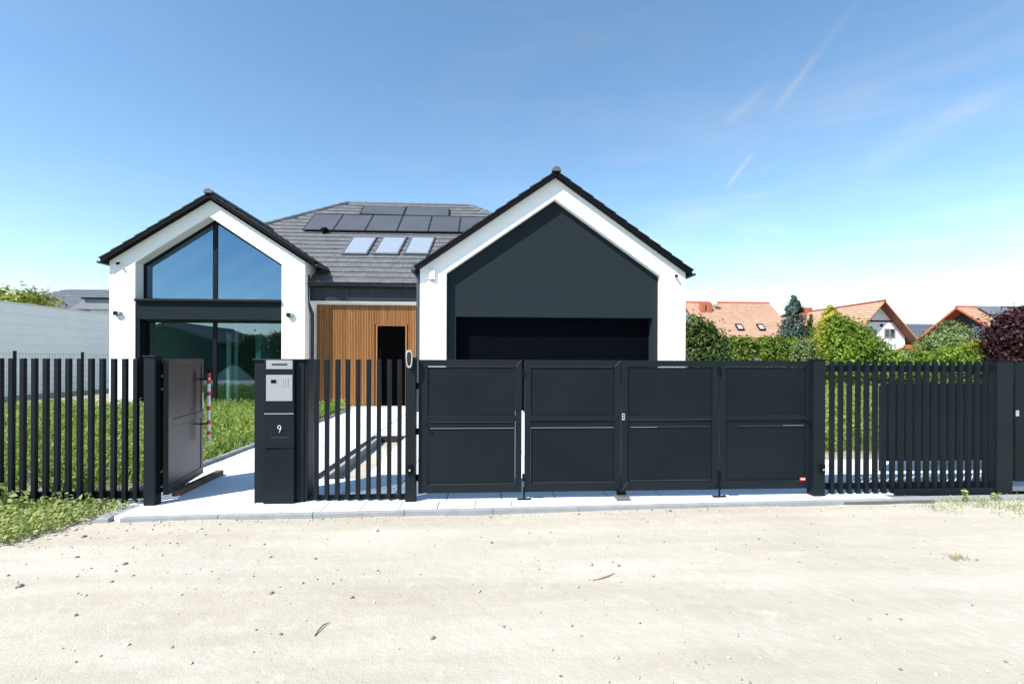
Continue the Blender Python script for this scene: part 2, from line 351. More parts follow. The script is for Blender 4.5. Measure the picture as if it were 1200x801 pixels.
# ------------------------------------------------------------------ ground
def waves(X, Y, amp, seed):
    rng = np.random.default_rng(seed); Z = np.zeros_like(X)
    for k in range(26):
        fx, fy = rng.normal(size=2)*(.35+.22*k); Z = Z+amp/(1+.35*k)*np.sin(fx*X+fy*Y*1.4+rng.random()*6.28)*.6
    return Z
def road_z(x, y): return -.045+waves(np.asarray(x, float), np.asarray(y, float), .011, 3)
def on_road(px, py):
    p = G(px, py, -.045)
    for _ in range(4): p = G(px, py, float(road_z(p.x, p.y)))
    return p
def sheet(name, x0, x1, y0, y1, z, mt, nx=1, ny=1, amp=0, seed=0, xs=None, ys=None, edge=None):
    xs = np.linspace(x0, x1, nx+1) if xs is None else xs; ys = np.linspace(y0, y1, ny+1) if ys is None else ys
    X, Y = np.meshgrid(xs, ys); Z = np.full_like(X, z)
    if amp: Z = Z+waves(X, Y, amp, seed)
    V = np.stack([X, Y, Z], -1).reshape(-1, 3); a = np.arange(len(xs)*len(ys)).reshape(len(ys), len(xs))
    F = np.stack([a[:-1,:-1], a[:-1,1:], a[1:,1:], a[1:,:-1]], -1).reshape(-1, 4)
    o = npmesh(name, V, F, mt); o.data.polygons.foreach_set('use_smooth', [True]*len(o.data.polygons)); return structure(o)
sheet('terrain', -900, 900, -900, 900, -.22, M['terrain'])
xs = np.concatenate([np.linspace(-90, -12, 14), np.linspace(-11.8, 11.8, 237), np.linspace(12, 90, 14)])
ys = np.concatenate([np.linspace(-5.5, -.5, 12), np.linspace(-.4, 5.27, 95)])
sheet('dirt_road', 0, 0, 0, 0, -.045, M['sand'], amp=.011, seed=3, xs=xs, ys=ys)
sheet('yard_ground', -40, 60, 5.20, 60, -.15, M['soil'], nx=80, ny=50, amp=.012, seed=5)

# paving: a slab field with narrow joints, a front kerb strip
FL, FR = G(140, 607), G(1052, 585)
def front_y(x): return FL.y+(FR.y-FL.y)*(x-FL.x)/(FR.x-FL.x)
mb = MB(); PX_L, PX_R = -3.62, FR.x
nsl = 21; wsl = (PX_R-PX_L)/nsl; g_ = .005
FX0 = FL.x; 
def slab(mb, x0, x1, ya0, ya1, yb0, yb1, z=0.0, t=.06):   # front edge y at x0/x1, rear edge y at x0/x1
    mb.hexa([(x0,ya0,z-t),(x1,ya1,z-t),(x1,yb1,z-t),(x0,yb0,z-t),(x0,ya0,z),(x1,ya1,z),(x1,yb1,z),(x0,yb0,z)])
rnd = random.Random(3)
for i in range(nsl):
    x0, x1 = PX_L+i*wsl+g_, PX_L+(i+1)*wsl-g_; dz = rnd.uniform(-.0012, .0012)
    slab(mb, x0, x1, front_y(x0)+.07, front_y(x1)+.07, 5.30-g_, 5.30-g_, dz)
WX0, WX1 = -4.0, -2.22
def field(mb, x0, x1, y0, y1, nx, ny):
    for i in range(nx):
        for j in range(ny):
            a, b_ = x0+(x1-x0)*i/nx, x0+(x1-x0)*(i+1)/nx; c, d = y0+(y1-y0)*j/ny, y0+(y1-y0)*(j+1)/ny
            z = rnd.uniform(-.0014, .0014); slab(mb, a+g_, b_-g_, c+g_, c+g_, d-g_, d-g_, z)
field(mb, WX0, WX1, 5.30, 15.9, 3, 20)
field(mb, -1.55, 5.05, 6.3, 13.9, 12, 14); field(mb, WX1, 5.05, 5.30, 6.3, 12, 2)
field(mb, WX1+.02, -1.55, 9.85, 15.9, 1, 12); field(mb, -1.55, 1.2, 13.95, 15.9, 5, 3)
field(mb, 5.15, 10, 5.55, 7.2, 9, 3)
structure(mb.build('paving', M['slab'], bevel=.004))
mb = MB(); mb.box(-3.6, 5.05, 5.06, 5.35, -.10, -.013); mb.box(WX0, WX1, 5.35, 13.9, -.10, -.013); mb.box(-1.56, 5.05, 5.35, 13.9, -.10, -.013); mb.box(WX1+.001, -1.561, 5.35, 6.3, -.2, -.013); mb.box(WX1+.001, -1.561, 9.84, 13.9, -.1, -.013); mb.box(WX0, 1.2, 13.9, 15.9, -.10, -.013)
structure(mb.build('paving_bed', M['joint']))
mb = MB()
nk = 9
for i in range(nk):
    x0 = FX0+(PX_R-FX0)*i/nk+.002; x1 = FX0+(PX_R-FX0)*(i+1)/nk-.002
    slab(mb, x0, x1, front_y(x0), front_y(x1), front_y(x0)+.066, front_y(x1)+.066, .001, .13)
structure(mb.build('kerb_strip', M['kerb'], bevel=.006))
mb = MB()          # side kerb of the apron, left and right, and the footing under the fences
mb.hexa([(PX_L-.17,front_y(PX_L)+.02,-.12),(PX_L-.01,front_y(PX_L)+.02,-.12),(PX_L-.01,5.42,-.12),(PX_L-.17,5.42,-.12),(PX_L-.17,front_y(PX_L)+.02,-.008),(PX_L-.01,front_y(PX_L)+.02,-.004),(PX_L-.01,5.42,-.004),(PX_L-.17,5.42,-.008)])
mb.hexa([(PX_R+.01,front_y(PX_R),-.12),(6.5,5.14,-.12),(6.5,5.24,-.12),(PX_R+.01,5.20,-.12),(PX_R+.01,front_y(PX_R),.0),(6.5,5.14,-.005),(6.5,5.24,-.005),(PX_R+.01,5.20,.0)])
mb.box(-12, PX_L-.19, 5.29, 5.41, -.12, -.03)
structure(mb.build('fence_footing', M['kerb'], bevel=.006))
mb = MB()          # garden kerbs along the walkway and the planted strip
for k in range(10):
    mb.box(-4.07, -4.005, 5.75+k*.86, 5.75+(k+1)*.86-.006, -.1, .055)
mb.box(-5.4, -4.08, 14.35, 14.42, -.1, .05)
structure(mb.build('garden_kerb', M['kerb'], bevel=.006))
mb = MB(); mb.box(-6.3, -4.0, 14.43, 15.9, -.1, -.002); structure(mb.build('terrace', M['slab']))
# channel drain beside the sunken bed
mb = MB(); mb.box(WX1+.0, WX1+.115, 6.3, 9.70, -.1, -.014)
for k in range(68): mb.box(WX1+.012, WX1+.103, 6.31+k*.05, 6.31+k*.05+.024, -.014, -.004)
mb.box(WX1+.0, -.6, 9.72, 9.83, -.1, -.006)
structure(mb.build('drain_channel', M['drain']))
mb = MB(); mb.box(WX1+.118, WX1+.178, 6.3, 9.70, -.2, .004)
structure(mb.build('drain_kerb', M['kerb'], bevel=.006))
sheet('sand_bed', WX1+.17, -1.54, 6.3, 9.72, -.125, M['sand'], nx=12, ny=40, amp=.008, seed=8)

# ------------------------------------------------------------------ the house
H = thing('modern_house', 'white two gabled house with charcoal garage front, tall glass gable and graphite tiled roof', 'house', (-2.5, 17, 0))
YL, YG, YE = 15.4, 14.0, 15.95
XL, HL, SL = -8.555, 2.935, .645; ZLu = 6.50          # left wing: centre, half width, slope, ridge underside
XG, HG, SG = 2.095, 3.945, .695; ZGu = 6.90
def pent(xc, half, zr, s, y, zb): return [(xc-half,y,zb),(xc-half,y,zr-s*half),(xc,y,zr),(xc+half,y,zr-s*half),(xc+half,y,zb)]
ow = 2.20; zo = P(244.9, 253.4, YL).z; so_ = .665
inn = [(XL+.02-ow,YL,-.1),(XL+.02-ow,YL,zo-so_*ow),(XL+.02,YL,zo),(XL+.02+ow,YL,zo-so_*ow),(XL+.02+ow,YL,-.1)]
mb = MB()
out = pent(XL, HL, ZLu, SL, YL, -.1); dY = Vector((0, .40, 0))
for i in range(4):
    mb.hexa([out[i], out[i+1], inn[i+1], inn[i]] + [tuple(Vector(p)+dY) for p in (out[i], out[i+1], inn[i+1], inn[i])])
gw = mb.build('gable_wall', M['stucco'], H)
for sx in (-1, 1):
    a, b_ = sorted((XL+sx*HL, XL+sx*(HL-.3))); MB().box(a, b_, YL+.40, 22, -.1, ZLu-SL*HL).build('side_wall', M['stucco'], H)
# room behind the glass
mb = MB(); mb.box(XL-HL+.3, XL+HL-.3, YL+.45, 21.7, -.08, .04); mb.build('interior_floor', M['intfloor'], H)
mb = MB(); mb.box(XL-HL+.3, XL+HL-.3, 21.4, 21.7, .04, 5.4); mb.box(XL+.6, XL+.78, 17.2, 21.4, .04, 2.9); mb.box(XL-HL+.3, XL+HL-.3, 16.6, 21.4, 2.9, 3.15); mb.prism([(XL-HL+.3,17.3,3.151),(XL-HL+.3,17.3,ZLu-SL*(HL-.3)-.05),(XL,17.3,ZLu-.05),(XL+HL-.3,17.3,ZLu-SL*(HL-.3)-.05),(XL+HL-.3,17.3,3.151)], (0, .2, 0))
mb.build('interior_wall', M['interior'], H)
ip = P(268, 423, 16.35); MB().box(ip.x-.045, ip.x+.045, 16.30, 16.42, .04, P(268, 390, 16.35).z).build('interior_post', M['white'], H)
ip = P(277, 423, 17.4); MB().box(ip.x-.06, ip.x+.06, 17.38, 17.42, .04, 2.88).build('curtain', M['housewht'], H)
# glazed gable: frame and panes
yg = YL+.36
def win_piece(name, polyo, t, glass, y, lab=None):
    c = sum((Vector(p) for p in polyo), Vector())/len(polyo); n = len(polyo)
    # inset polygon
    ins = []
    for i in range(n):
        p0, p1, p2 = Vector(polyo[i-1]), Vector(polyo[i]), Vector(polyo[(i+1) % n])
        def off(a, b2):
            d = (b2-a).normalized(); nn = Vector((-d.z, 0, d.x));
            if nn.dot(c-a) < 0: nn = -nn
            return a+nn*t, d
        a1, d1 = off(p0, p1); a2, d2 = off(p1, p2)
        den = d1.x*d2.z-d1.z*d2.x; s_ = ((a2.x-a1.x)*d2.z-(a2.z-a1.z)*d2.x)/den; ins.append(a1+d1*s_)
    fr = MB().ring(polyo, ins, (0, .07, 0)).build(name, M['frame'], H, bevel=.004)
    MB().prism([p+Vector((0, .03, 0)) for p in ins], (0, .012, 0)).build('pane', glass, fr)
    return fr
ox0, ox1 = XL+.02-ow, XL+.02+ow
zt = P(250, 351, YL).z; zb2 = P(250, 376, yg).z; mxl = P(252, 300, yg).x
zl_, zr_ = zo-so_*ow, zo
def gz(x): return zo-so_*abs(x-(XL+.02))
win_piece('window', [(ox0,yg,zt),(ox0,yg,gz(ox0)),(XL+.02,yg,gz(XL+.02)),(mxl,yg,gz(mxl)),(mxl,yg,zt)], .07, M['glassup'], yg)
win_piece('window', [(mxl,yg,zt),(mxl,yg,gz(mxl)),(ox1,yg,gz(ox1)),(ox1,yg,zt)], .07, M['glassup'], yg)
win_piece('window', [(ox0+.10,yg,.05),(ox0+.10,yg,zb2),(mxl,yg,zb2),(mxl,yg,.05)], .06, M['glass'], yg)
win_piece('window', [(mxl,yg,.05),(mxl,yg,zb2),(ox1,yg,zb2),(ox1,yg,.05)], .06, M['glass'], yg)
zs = P(250, 353.6, YL).z
mb = MB(); mb.box(ox0+.003, ox1-.003, YL+.02, yg+.1, zb2+.02, zs); mb.build('shutter_box', M['dkstucco'], H)
mb = MB(); mb.box(ox0+.002, ox1-.002, YL-.075, yg+.1, zs, zt); mb.build('canopy', M['frame'], H, bevel=.006)
mb = MB(); mb.box(ox0+.003, ox0+.12, YL+.03, yg, -.05, zb2+.018); mb.build('shutter_guide', M['frame'], H)
mb = MB(); mb.box(ox0, ox1, yg+.085, yg+.11, 2.62, 2.75); 
# garage wing
oo = P(649.9, 233, YG); gx0 = P(523, 330, YG).x; gx1 = P(774, 330, YG).x; gc = (gx0+gx1)/2; gh = (gx1-gx0)/2; zga = oo.z; sgi = (zga-P(774, 323, YG).z)/gh
REC = .20
out = pent(XG, HG, ZGu, SG, YG, -.1); inn = pent(gc, gh, zga, sgi, YG, -.1); dY = Vector((0, .5, 0))
mb = MB()
for i in range(4):
    mb.hexa([out[i], out[i+1], inn[i+1], inn[i]] + [tuple(Vector(p)+dY) for p in (out[i], out[i+1], inn[i+1], inn[i])])
mb.build('gable_wall', M['stucco'], H)
for sx in (-1, 1):
    a, b_ = sorted((XG+sx*HG, XG+sx*(HG-.3))); MB().box(a, b_, YG+.5, 22, -.1, ZGu-SG*HG).build('side_wall', M['stucco'], H)
yb = YG+REC
dx0, dx1, dzt = P(534, 400, yb).x, P(764.5, 400, yb).x, P(650, 371.5, yb).z
mb = MB(); e = .004
pl = pent(gc, gh-e, zga-e, sgi, yb, dzt); mb.prism(pl, (0, .42, 0)); mb.box(gx0+e, dx0, yb, yb+.42, -.1, dzt-.002); mb.box(dx1, gx1-e, yb, yb+.42, -.1, dzt-.002)
mb.build('stucco_panel', M['dkstucco'], H)
mb = MB(); nsec = 5
for k in range(nsec):
    z0 = -.02+k*(dzt+.02)/nsec; z1 = -.02+(k+1)*(dzt+.02)/nsec-.008; mb.box(dx0+.003, dx1-.003, yb+.32, yb+.38, z0, z1)
mb.build('garage_door', M['navy'], H, bevel=.005)
# entrance wall
ex0, ex1 = XL+HL, XG-HG
zf0, zf1 = P(420, 353.5, YE).z, P(420, 335, YE).z
mb = MB(); mb.box(ex0, ex1, YE+.05, YE+.3, -.1, zf0); mb.build('entrance_wall', M['stucco'], H)
wx0 = P(371, 400, YE).x; wz1 = P(420, 357, YE).z
dX0, dX1 = P(442, 400, YE).x, P(475, 400, YE).x; dZ = P(458, 381.5, YE).z
mb = MB(); x = wx0
while x < ex1-.03:
    if x+.028 < dX0-.05 or x > dX1+.05: mb.box(x, x+.033, YE+.012, YE+.045, .02, wz1)
    else: mb.box(x, x+.033, YE+.012, YE+.045, dZ+.04, wz1)
    x += .052
mb.build('slat_cladding', M['wood'], H)
mb = MB(); mb.box(wx0, ex1, YE+.046, YE+.0485, .02, wz1); 
mb.build('cladding_backing', mat('cladding_backing', (.045, .02, .007), .8), H)
fr = MB(); fr.box(dX0-.045, dX0, YE+.010, YE+.0445, .0, dZ+.03); fr.box(dX1, dX1+.045, YE+.010, YE+.0445, .0, dZ+.03); fr.box(dX0, dX1, YE+.010, YE+.0445, dZ, dZ+.03)
fr.build('door_frame', M['wood'], H)
dm = MB(); dm.box(dX0, dX1, YE+.022, YE+.044, .02, dZ-.002); dr = dm.build('front_door', mat('black_door', (.0012, .0012, .0014), 1.0, spec=0), H)
MB().box(dX0+.10, dX0+.125, YE-.03, YE+.0, .7, 1.9).box(dX0+.105, dX0+.12, YE-.002, YE+.022, .8, .82).box(dX0+.105, dX0+.12, YE-.002, YE+.022, 1.78, 1.8).build('handle', M['black'], dr)
mb = MB(); nb_ = 9; mb.box(ex0+.002, ex1-.002, YE-.125, YE+.2, zf0+.002, zf1+.2)
for k in range(nb_): mb.box(ex0+.004+(ex1-ex0-.008)*k/nb_+.006, ex0+.004+(ex1-ex0-.008)*(k+1)/nb_-.006, YE-.14, YE-.1255, zf0+.003, zf1+.19)
mb.build('fascia', M['navycl'], H)
mb = MB(); mb.box(ex0+.002, ex1-.002, YE-.13, YE+.05, zf0-.02, zf0); mb.build('soffit', M['white'], H)
# roofs
def slope_tiles(mb, O, U, Vv, ulen, vlen, gauge, wid, inside=None, th=.032, lift=.05, verge=None):
    U = U.normalized(); Vv = Vv.normalized(); Nn = U.cross(Vv)
    if Nn.z < 0: Nn = -Nn
    rows = max(1, round(vlen/gauge)); ga = vlen/rows
    for j in range(rows):
        off = (j % 2)*wid*.5; n = int(math.ceil(ulen/wid))+1
        for i in range(n):
            a, b_ = max(0, i*wid-off), min(ulen, (i+1)*wid-off)
            if b_-a < .03: continue
            v0, v1 = j*ga-.02, (j+1)*ga+.05
            if inside and not inside(O+U*((a+b_)/2)+Vv*((v0+v1)/2)): continue
            jit = rnd.uniform(-.003, .003)
            P0 = [O+U*(a+.005)+Vv*v0+Nn*(lift-th+jit), O+U*(b_-.005)+Vv*v0+Nn*(lift-th+jit), O+U*(b_-.002)+Vv*v1+Nn*(.006), O+U*(a+.002)+Vv*v1+Nn*(.006)]
            P1 = [O+U*(a+.005)+Vv*v0+Nn*(lift+jit), O+U*(b_-.005)+Vv*v0+Nn*(lift+jit), O+U*(b_-.002)+Vv*v1+Nn*(.006+th*.6), O+U*(a+.002)+Vv*v1+Nn*(.006+th*.6)]
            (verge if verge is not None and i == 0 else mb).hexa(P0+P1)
def wing_roof(xc, half, zu, s, y0, y1):
    th = .105
    mb = MB(); mb.prism([(xc-half,y0,zu-s*half),(xc,y0,zu),(xc+half,y0,zu-s*half),(xc+half,y0,zu-s*half+th),(xc,y0,zu+th),(xc-half,y0,zu-s*half+th)], (0, y1-y0, 0))
    rf = mb.build('roof', M['tiledk'], H)
    k = math.hypot(1, s); mt = MB(); vt = MB()
    for sx in (-1, 1):
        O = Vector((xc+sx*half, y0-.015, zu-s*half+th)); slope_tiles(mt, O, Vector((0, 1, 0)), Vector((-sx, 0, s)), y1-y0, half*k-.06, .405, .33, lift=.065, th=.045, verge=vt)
    mt.build('roof_tiles', M['tile'], rf); vt.build('shaded_verge_tiles', M['verge'], rf)
    rc = MB(); n = int((y1-y0)/.38)
    for i in range(n):
        a = y0-.05+i*.38; r0, r1 = .135, .118; seg = 8
        ring0 = [Vector((xc+math.cos(math.pi*q/seg)*r0, a, zu+th+.015+math.sin(math.pi*q/seg)*r0)) for q in range(seg+1)]
        ring1 = [Vector((xc+math.cos(math.pi*q/seg)*r1, a+.42, zu+th+.015+math.sin(math.pi*q/seg)*r1)) for q in range(seg+1)]
        rc.add(ring0+ring1, [(q, q+1, seg+2+q, seg+1+q) for q in range(seg)]+[tuple(range(seg+1)), tuple(range(seg+1, 2*seg+2))])
    rc.build('ridge_cap', M['ridgem'], rf)
    # barge board lining under the verge and half-round gutters along both eaves
    for sx in (-1, 1):
        xg = xc+sx*(half+.06); zg = zu-s*half+.04; g2 = MB(); seg = 8
        pr = [Vector((xg+math.cos(math.pi+math.pi*q/seg)*.07, y0+.02, zg+math.sin(math.pi+math.pi*q/seg)*.075)) for q in range(seg+1)]
        pr2 = [Vector((xg+math.cos(math.pi+math.pi*q/seg)*.062, y0+.02, zg+math.sin(math.pi+math.pi*q/seg)*.067)) for q in range(seg+1)][::-1]
        g2.prism(pr+pr2, (0, min(y1-y0, 2.1 if (sx > 0) == (xc < 0) else 8), 0)); g2.prism(pr, (0, .006, 0)); g2.build('gutter', M['copper'], H)
    return rf
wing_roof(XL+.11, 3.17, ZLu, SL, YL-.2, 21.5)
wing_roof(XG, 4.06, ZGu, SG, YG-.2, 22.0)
YM, ZM, SM = 15.72, P(420, 332.5, 15.72).z, .69
mo = Vector((0, YM, ZM)); mn = Vector((0, -SM, 1)).normalized(); mv = Vector((0, 1, SM)).normalized()
TR = 6.9; RL, RR = P(408, 240, YM+TR).x, P(551, 243.5, YM+TR).x
xl0, xr0 = RL-4.6, RR+TR
mb = MB()
A = [(ex0, YM, ZM), (xr0, YM, ZM), (RR, YM+TR, ZM+SM*TR), (RL, YM+TR, ZM+SM*TR), (xl0, YM+2.3, ZM+SM*2.3), (XL, YM+3.62, ZM+SM*3.62), (ex0, YM+.82, ZM+SM*.82)]
B = [(xr0, YM+2*TR, ZM), (xl0, YM+2*TR, ZM), (xl0, YM+2*TR-2.3, ZM+SM*2.3)]
vs = A+B; fs = [(0,1,2,3,4,5,6), (1,7,2), (7,8,9,3,2), (9,4,3)]
rf = MB().add([(x, y, z-.0) for x, y, z in vs], fs).build('roof', M['tiledk'], H)
def inside_main(p):
    t = (p.y-YM); return t < TR-.12 and (p.x > RL-(TR-t)+.12) and (p.x < RR+(TR-t)-.12) and p.x > xl0 and (p.x > ex0-.1 or p.z > ZLu+.02-SL*abs(p.x-XL))
mt_ = MB(); slope_tiles(mt_, Vector((xl0, YM-.04, ZM)), Vector((1, 0, 0)), mv, xr0-xl0, math.hypot(TR, TR*SM), .40, .36, inside_main, th=.045, lift=.066)
mt_.build('roof_tiles', M['tile'], rf)
mt_ = MB()
def inside_right(p):
    return abs(p.y-(YM+TR)) < TR-(xr0-p.x)-.12
slope_tiles(mt_, Vector((xr0, YM, ZM)), Vector((0, 1, 0)), Vector((-1, 0, SM)), 2*TR, math.hypot(TR, TR*SM), .40, .36, inside_right)
mt_.build('roof_tiles', M['tile'], rf)
def cap_line(a, b_, r_=.12):
    a, b_ = Vector(a), Vector(b_); n = max(1, int((b_-a).length/.4)); mb = MB(); d = (b_-a)/n; t = d.normalized(); s_ = t.cross(Vector((0, 0, 1))).normalized(); q = s_.cross(t)
    for i in range(n):
        p0 = a+d*i-t*.02; p1 = a+d*(i+1)+t*.03; seg = 7
        r0 = [p0+s_*math.cos(math.pi*k/seg)*r_*1.1+q*(.02+math.sin(math.pi*k/seg)*r_*1.05) for k in range(seg+1)]
        r1 = [p1+s_*math.cos(math.pi*k/seg)*r_+q*(.02+math.sin(math.pi*k/seg)*r_*.85) for k in range(seg+1)]
        mb.add(r0+r1, [(k, k+1, seg+2+k, seg+1+k) for k in range(seg)]+[tuple(range(seg+1)), tuple(range(seg+1, 2*seg+2))])
    return mb.build('ridge_cap', M['ridgem'], rf)
cap_line(A[4], A[3]); cap_line(A[3], A[2], .1); cap_line(A[1], A[2])
mb = MB(); mb.box(ex0-.25, xr0-.35, YM+.6, YM+2*TR-.5, -.1, ZM-.02); mb.box(xl0+.3, ex0-.251, 22.02, YM+2*TR-.5, -.1, ZM-.02); mb.build('core_wall', M['stucco'], H)
# gutter of the middle roof
seg = 8; gy, gz_ = YM-.06, ZM-.02
pr = [Vector((ex0-.1, gy+math.cos(math.pi+math.pi*q/seg)*.07, gz_+math.sin(math.pi+math.pi*q/seg)*.08)) for q in range(seg+1)]
pr2 = [Vector((ex0-.1, gy+math.cos(math.pi+math.pi*q/seg)*.062, gz_+math.sin(math.pi+math.pi*q/seg)*.072)) for q in range(seg+1)][::-1]
MB().prism(pr+pr2, (ex1-ex0+.1-.002, 0, 0)).build('gutter', M['copper'], H)
# skylights and solar panels on the middle slope
mo2 = mo+mn*.11
def roof_quad(name, q, t0, mframe, mglass, inset, lift=.05):
    pts = [onplane(x, y, mo+mn*lift, mn) for x, y in q]; c = sum(pts, Vector())/4
    ins = [p+(c-p).normalized()*inset for p in pts]
    f = MB().ring(pts, ins, mn*t0).build(name, mframe, H, bevel=.004)
    MB().prism([p+mn*(t0*.55) for p in ins], mn*(t0*.25)).build('pane', mglass, f)
    return f
for bl, br in ((400, 430), (436.5, 466.5), (472.5, 502)):
    sh = 14 if bl < 410 else (12.5 if bl < 450 else 10)
    roof_quad('skylight', [(bl, 299.6), (br, 300.2), (br+sh-1.5, 279.3), (bl+sh, 278.7)], .09, mat('skylight_frame', (.10, .105, .115), .45), M['skyglass'], .13)
sp = mo+mn*.14
bt = [(354, 270), (390, 270.6), (427.5, 271.3), (465, 271.8), (501.5, 272.3), (537.5, 272.8), (574, 273.4)]
tp = [(368.5, 251.6), (403, 252), (438, 252.6), (472.5, 253.2), (506.5, 253.8), (540, 254.6), (573, 255.2)]
up_b = [(421, 251.4), (472.8, 252.9), (526.5, 254.2)]; up_t = [(426, 241.8), (476.7, 242.8), (527, 244)]
def panel(q):
    pts = [onplane(x, y, sp, mn) for x, y in q]; c = sum(pts, Vector())/4; pts = [p+(c-p).normalized()*.012 for p in pts]; ins = [p+(c-p).normalized()*.05 for p in pts]
    f = MB().ring(pts, ins, mn*.04).build('solar_panel', M['solarfr'], H)
    MB().prism([p+mn*.004 for p in ins], mn*.03).build('solar_glass', M['solar'], f)
for i in range(6): panel([bt[i], bt[i+1], tp[i+1], tp[i]])
for i in range(2): panel([up_b[i], up_b[i+1], up_t[i+1], up_t[i]])
pr = MB()
for t_ in (.18, .8):
    for a, b_, c, d in ((bt[0], bt[-1], tp[0], tp[-1]), (up_b[0], up_b[-1], up_t[0], up_t[-1])):
        p0 = onplane(a[0]*(1-t_)+c[0]*t_, a[1]*(1-t_)+c[1]*t_, sp, mn); p1 = onplane(b_[0]*(1-t_)+d[0]*t_, b_[1]*(1-t_)+d[1]*t_, sp, mn)
        pr.tube([p0-mn*.05, p1-mn*.05], .03, 6)
pr.build('mounting_rail', M['solarfr'], H)
vp = onplane(380, 276, mo, mn)
MB().tube([vp-mn*.05, vp+Vector((0, 0, .16)), vp+Vector((0, 0, .17)), vp+Vector((0, 0, .24)), vp+Vector((0, 0, .30)), vp+Vector((0, 0, .33))], [.07, .07, .12, .15, .12, .05], 12).build('roof_vent', M['black'], H, smooth=True)
# downpipes
mb = MB(); yy = YL+.30; xw = P(366, 400, yy+.1).x-.26
mb.tube([(xw+.16, yy, P(362, 322, yy).z), (xw+.14, yy, P(362, 352, yy).z), (xw+.26, yy+.1, P(362, 368, yy).z), (xw+.26, yy+.1, .62), (xw+.24, yy+.0, .50), (xw+.18, yy-.08, .44)], .052, 12)
mb.build('downpipe', M['copper'], H, smooth=True)
xw = XG-HG; yy = YG+.18
mb = MB(); mb.tube([(xw-.10, yy, ZGu-SG*HG-.05), (xw-.07, yy, ZGu-SG*HG-.25), (xw-.07, yy, .0)], .055, 12); mb.build('downpipe', M['downp'], H, smooth=True)
# lamps, cameras, siren
def wall_lamp(px, py):
    c = P(px, py, YL); f = MB().box(c.x-.10, c.x+.02, YL-.10, YL-.0, c.z-.06, c.z+.06).build('wall_lamp', M['anth'], H, bevel=.006)
    MB().box(c.x+.021, c.x+.09, YL-.085, YL-.0, c.z-.05, c.z+.05).build('lamp_body', mat('lamp_face', (.3, .32, .34), .35, metal=.5), f, bevel=.005)
wall_lamp(139, 367); wall_lamp(340.5, 369)
def camera_dome(px, py, Y):
    c = P(px, py, Y); b_ = MB().tube([(c.x, Y+.003, c.z), (c.x, Y-.05, c.z)], .045, 14).build('security_camera', M['white'], H)
    MB().tube([(c.x, Y-.045, c.z), (c.x+.01, Y-.13, c.z-.03), (c.x+.012, Y-.15, c.z-.036)], [.035, .04, .02], 14).build('lens_housing', M['black'], b_, smooth=True)
camera_dome(140.5, 308.5, YL); camera_dome(791, 323, YG)
c = P(506.5, 322, YG)
s_ = MB().box(c.x-.085, c.x+.085, YG-.075, YG, c.z-.14, c.z+.15).build('siren', M['white'], H, bevel=.012)
MB().box(c.x-.07, c.x+.07, YG-.06, YG-.002, c.z-.165, c.z-.141).build('siren_light', mat('siren_red', (.35, .05, .07), .3), s_, bevel=.004)
mb = MB(); mb.box(gx0, gx1, YG+.15, YG+.6, -.1, .0)

# ------------------------------------------------------------------ fences and gates at the front
YF = 5.30
def frontx(px, Y=YF): return P(px, 500, Y).x
PW, PD = .045, .042
def pickets(root, x0, n, pitch, y, z0, z1):
    p = MB().box(-PW/2, PW/2, 0, PD, 0, z1-z0); off = Vector(root['_w'])
    me = bpy.data.meshes.new('picket'); me.from_pydata([tuple(v) for v in p.v], [], p.f); me.materials.append(M['anth'])
    first = bpy.data.objects.new('picket', me); C.objects.link(first); first.parent = root
    b = first.modifiers.new('bevel', 'BEVEL'); b.width = .004; b.segments = 2
    first.location = Vector((x0+PW/2, y, z0))-off
    for i in range(1, n): twin(first, (pitch*i+rnd.uniform(-.0015, .0015), 0, 0))
def post(name, root, px0, px1, y0, depth, z1):
    x0, x1 = frontx(px0, y0), frontx(px1, y0)
    o = MB().box(x0, x1, y0, y0+depth, -.03, z1).build(name, M['anthfr'], root, bevel=.005)
    MB().box(x0-.012, x1+.012, y0-.012, y0+depth+.012, z1, z1+.012).build('cap', M['anthfr'], o, bevel=.003)
    return o
ZT = 1.545
# left fence
xa, xb = frontx(8.75), frontx(155.3); pit = (xb-xa)/11
F1 = thing('picket_fence', 'anthracite upright picket fence at the left above low weeds', 'fence', (xa-.5, YF, 0))
nleft = 30; pickets(F1, xb-pit*(nleft-1), nleft, pit, YF, .015, ZT)
MB().box(xb-pit*nleft, frontx(168)-.002, YF+PD+.002, YF+PD+.042, .05, .13).build('rail', M['anthfr'], F1, bevel=.004)
pL = post('gate_post', F1, 168, 181.3, YF-.06, .11, 1.565)
x1p = frontx(181.3, YF-.06)
for z in (.18, .34, 1.22, 1.36): MB().tube([(x1p+.004, YF+.02, z), (x1p+.03, YF+.02, z)], .012, 8).build('hinge', M['steel'], pL)
MB().box(x1p+.001, x1p+.018, YF-.02, YF+.045, .12, 1.50).build('hinge_strip', M['black'], pL)
# open pedestrian gate: leaf built flat then swung about its hinge
h0, h1 = G(194.5, 586), G(240, 559)
hx, hy = P(189.6, 500, YF).x, YF+.02
ang = math.atan2(.98, -.20)
PGt = thing('pedestrian_gate', 'open grey pedestrian gate leaf with red and white taped bar handle', 'gate', (hx, hy, 0))
PGt.rotation_euler.z = ang
PGt['_w'] = (0, 0, 0)
Wl, tk, zb_, zt_ = 1.03, .05, .085, 1.545
fw = .075; rail0, rail1 = .80, .885
f = MB()
f.ring([(0,-tk,zb_),(Wl,-tk,zb_),(Wl,-tk,zt_),(0,-tk,zt_)], [(fw+.05,-tk,zb_+.09),(Wl-fw,-tk,zb_+.09),(Wl-fw,-tk,zt_-fw),(fw+.05,-tk,zt_-fw)], (0, tk, 0))
f.box(fw+.05, Wl-fw, -tk, 0, rail0, rail1)
f.build('frame', M['satin'], PGt, bevel=.003)
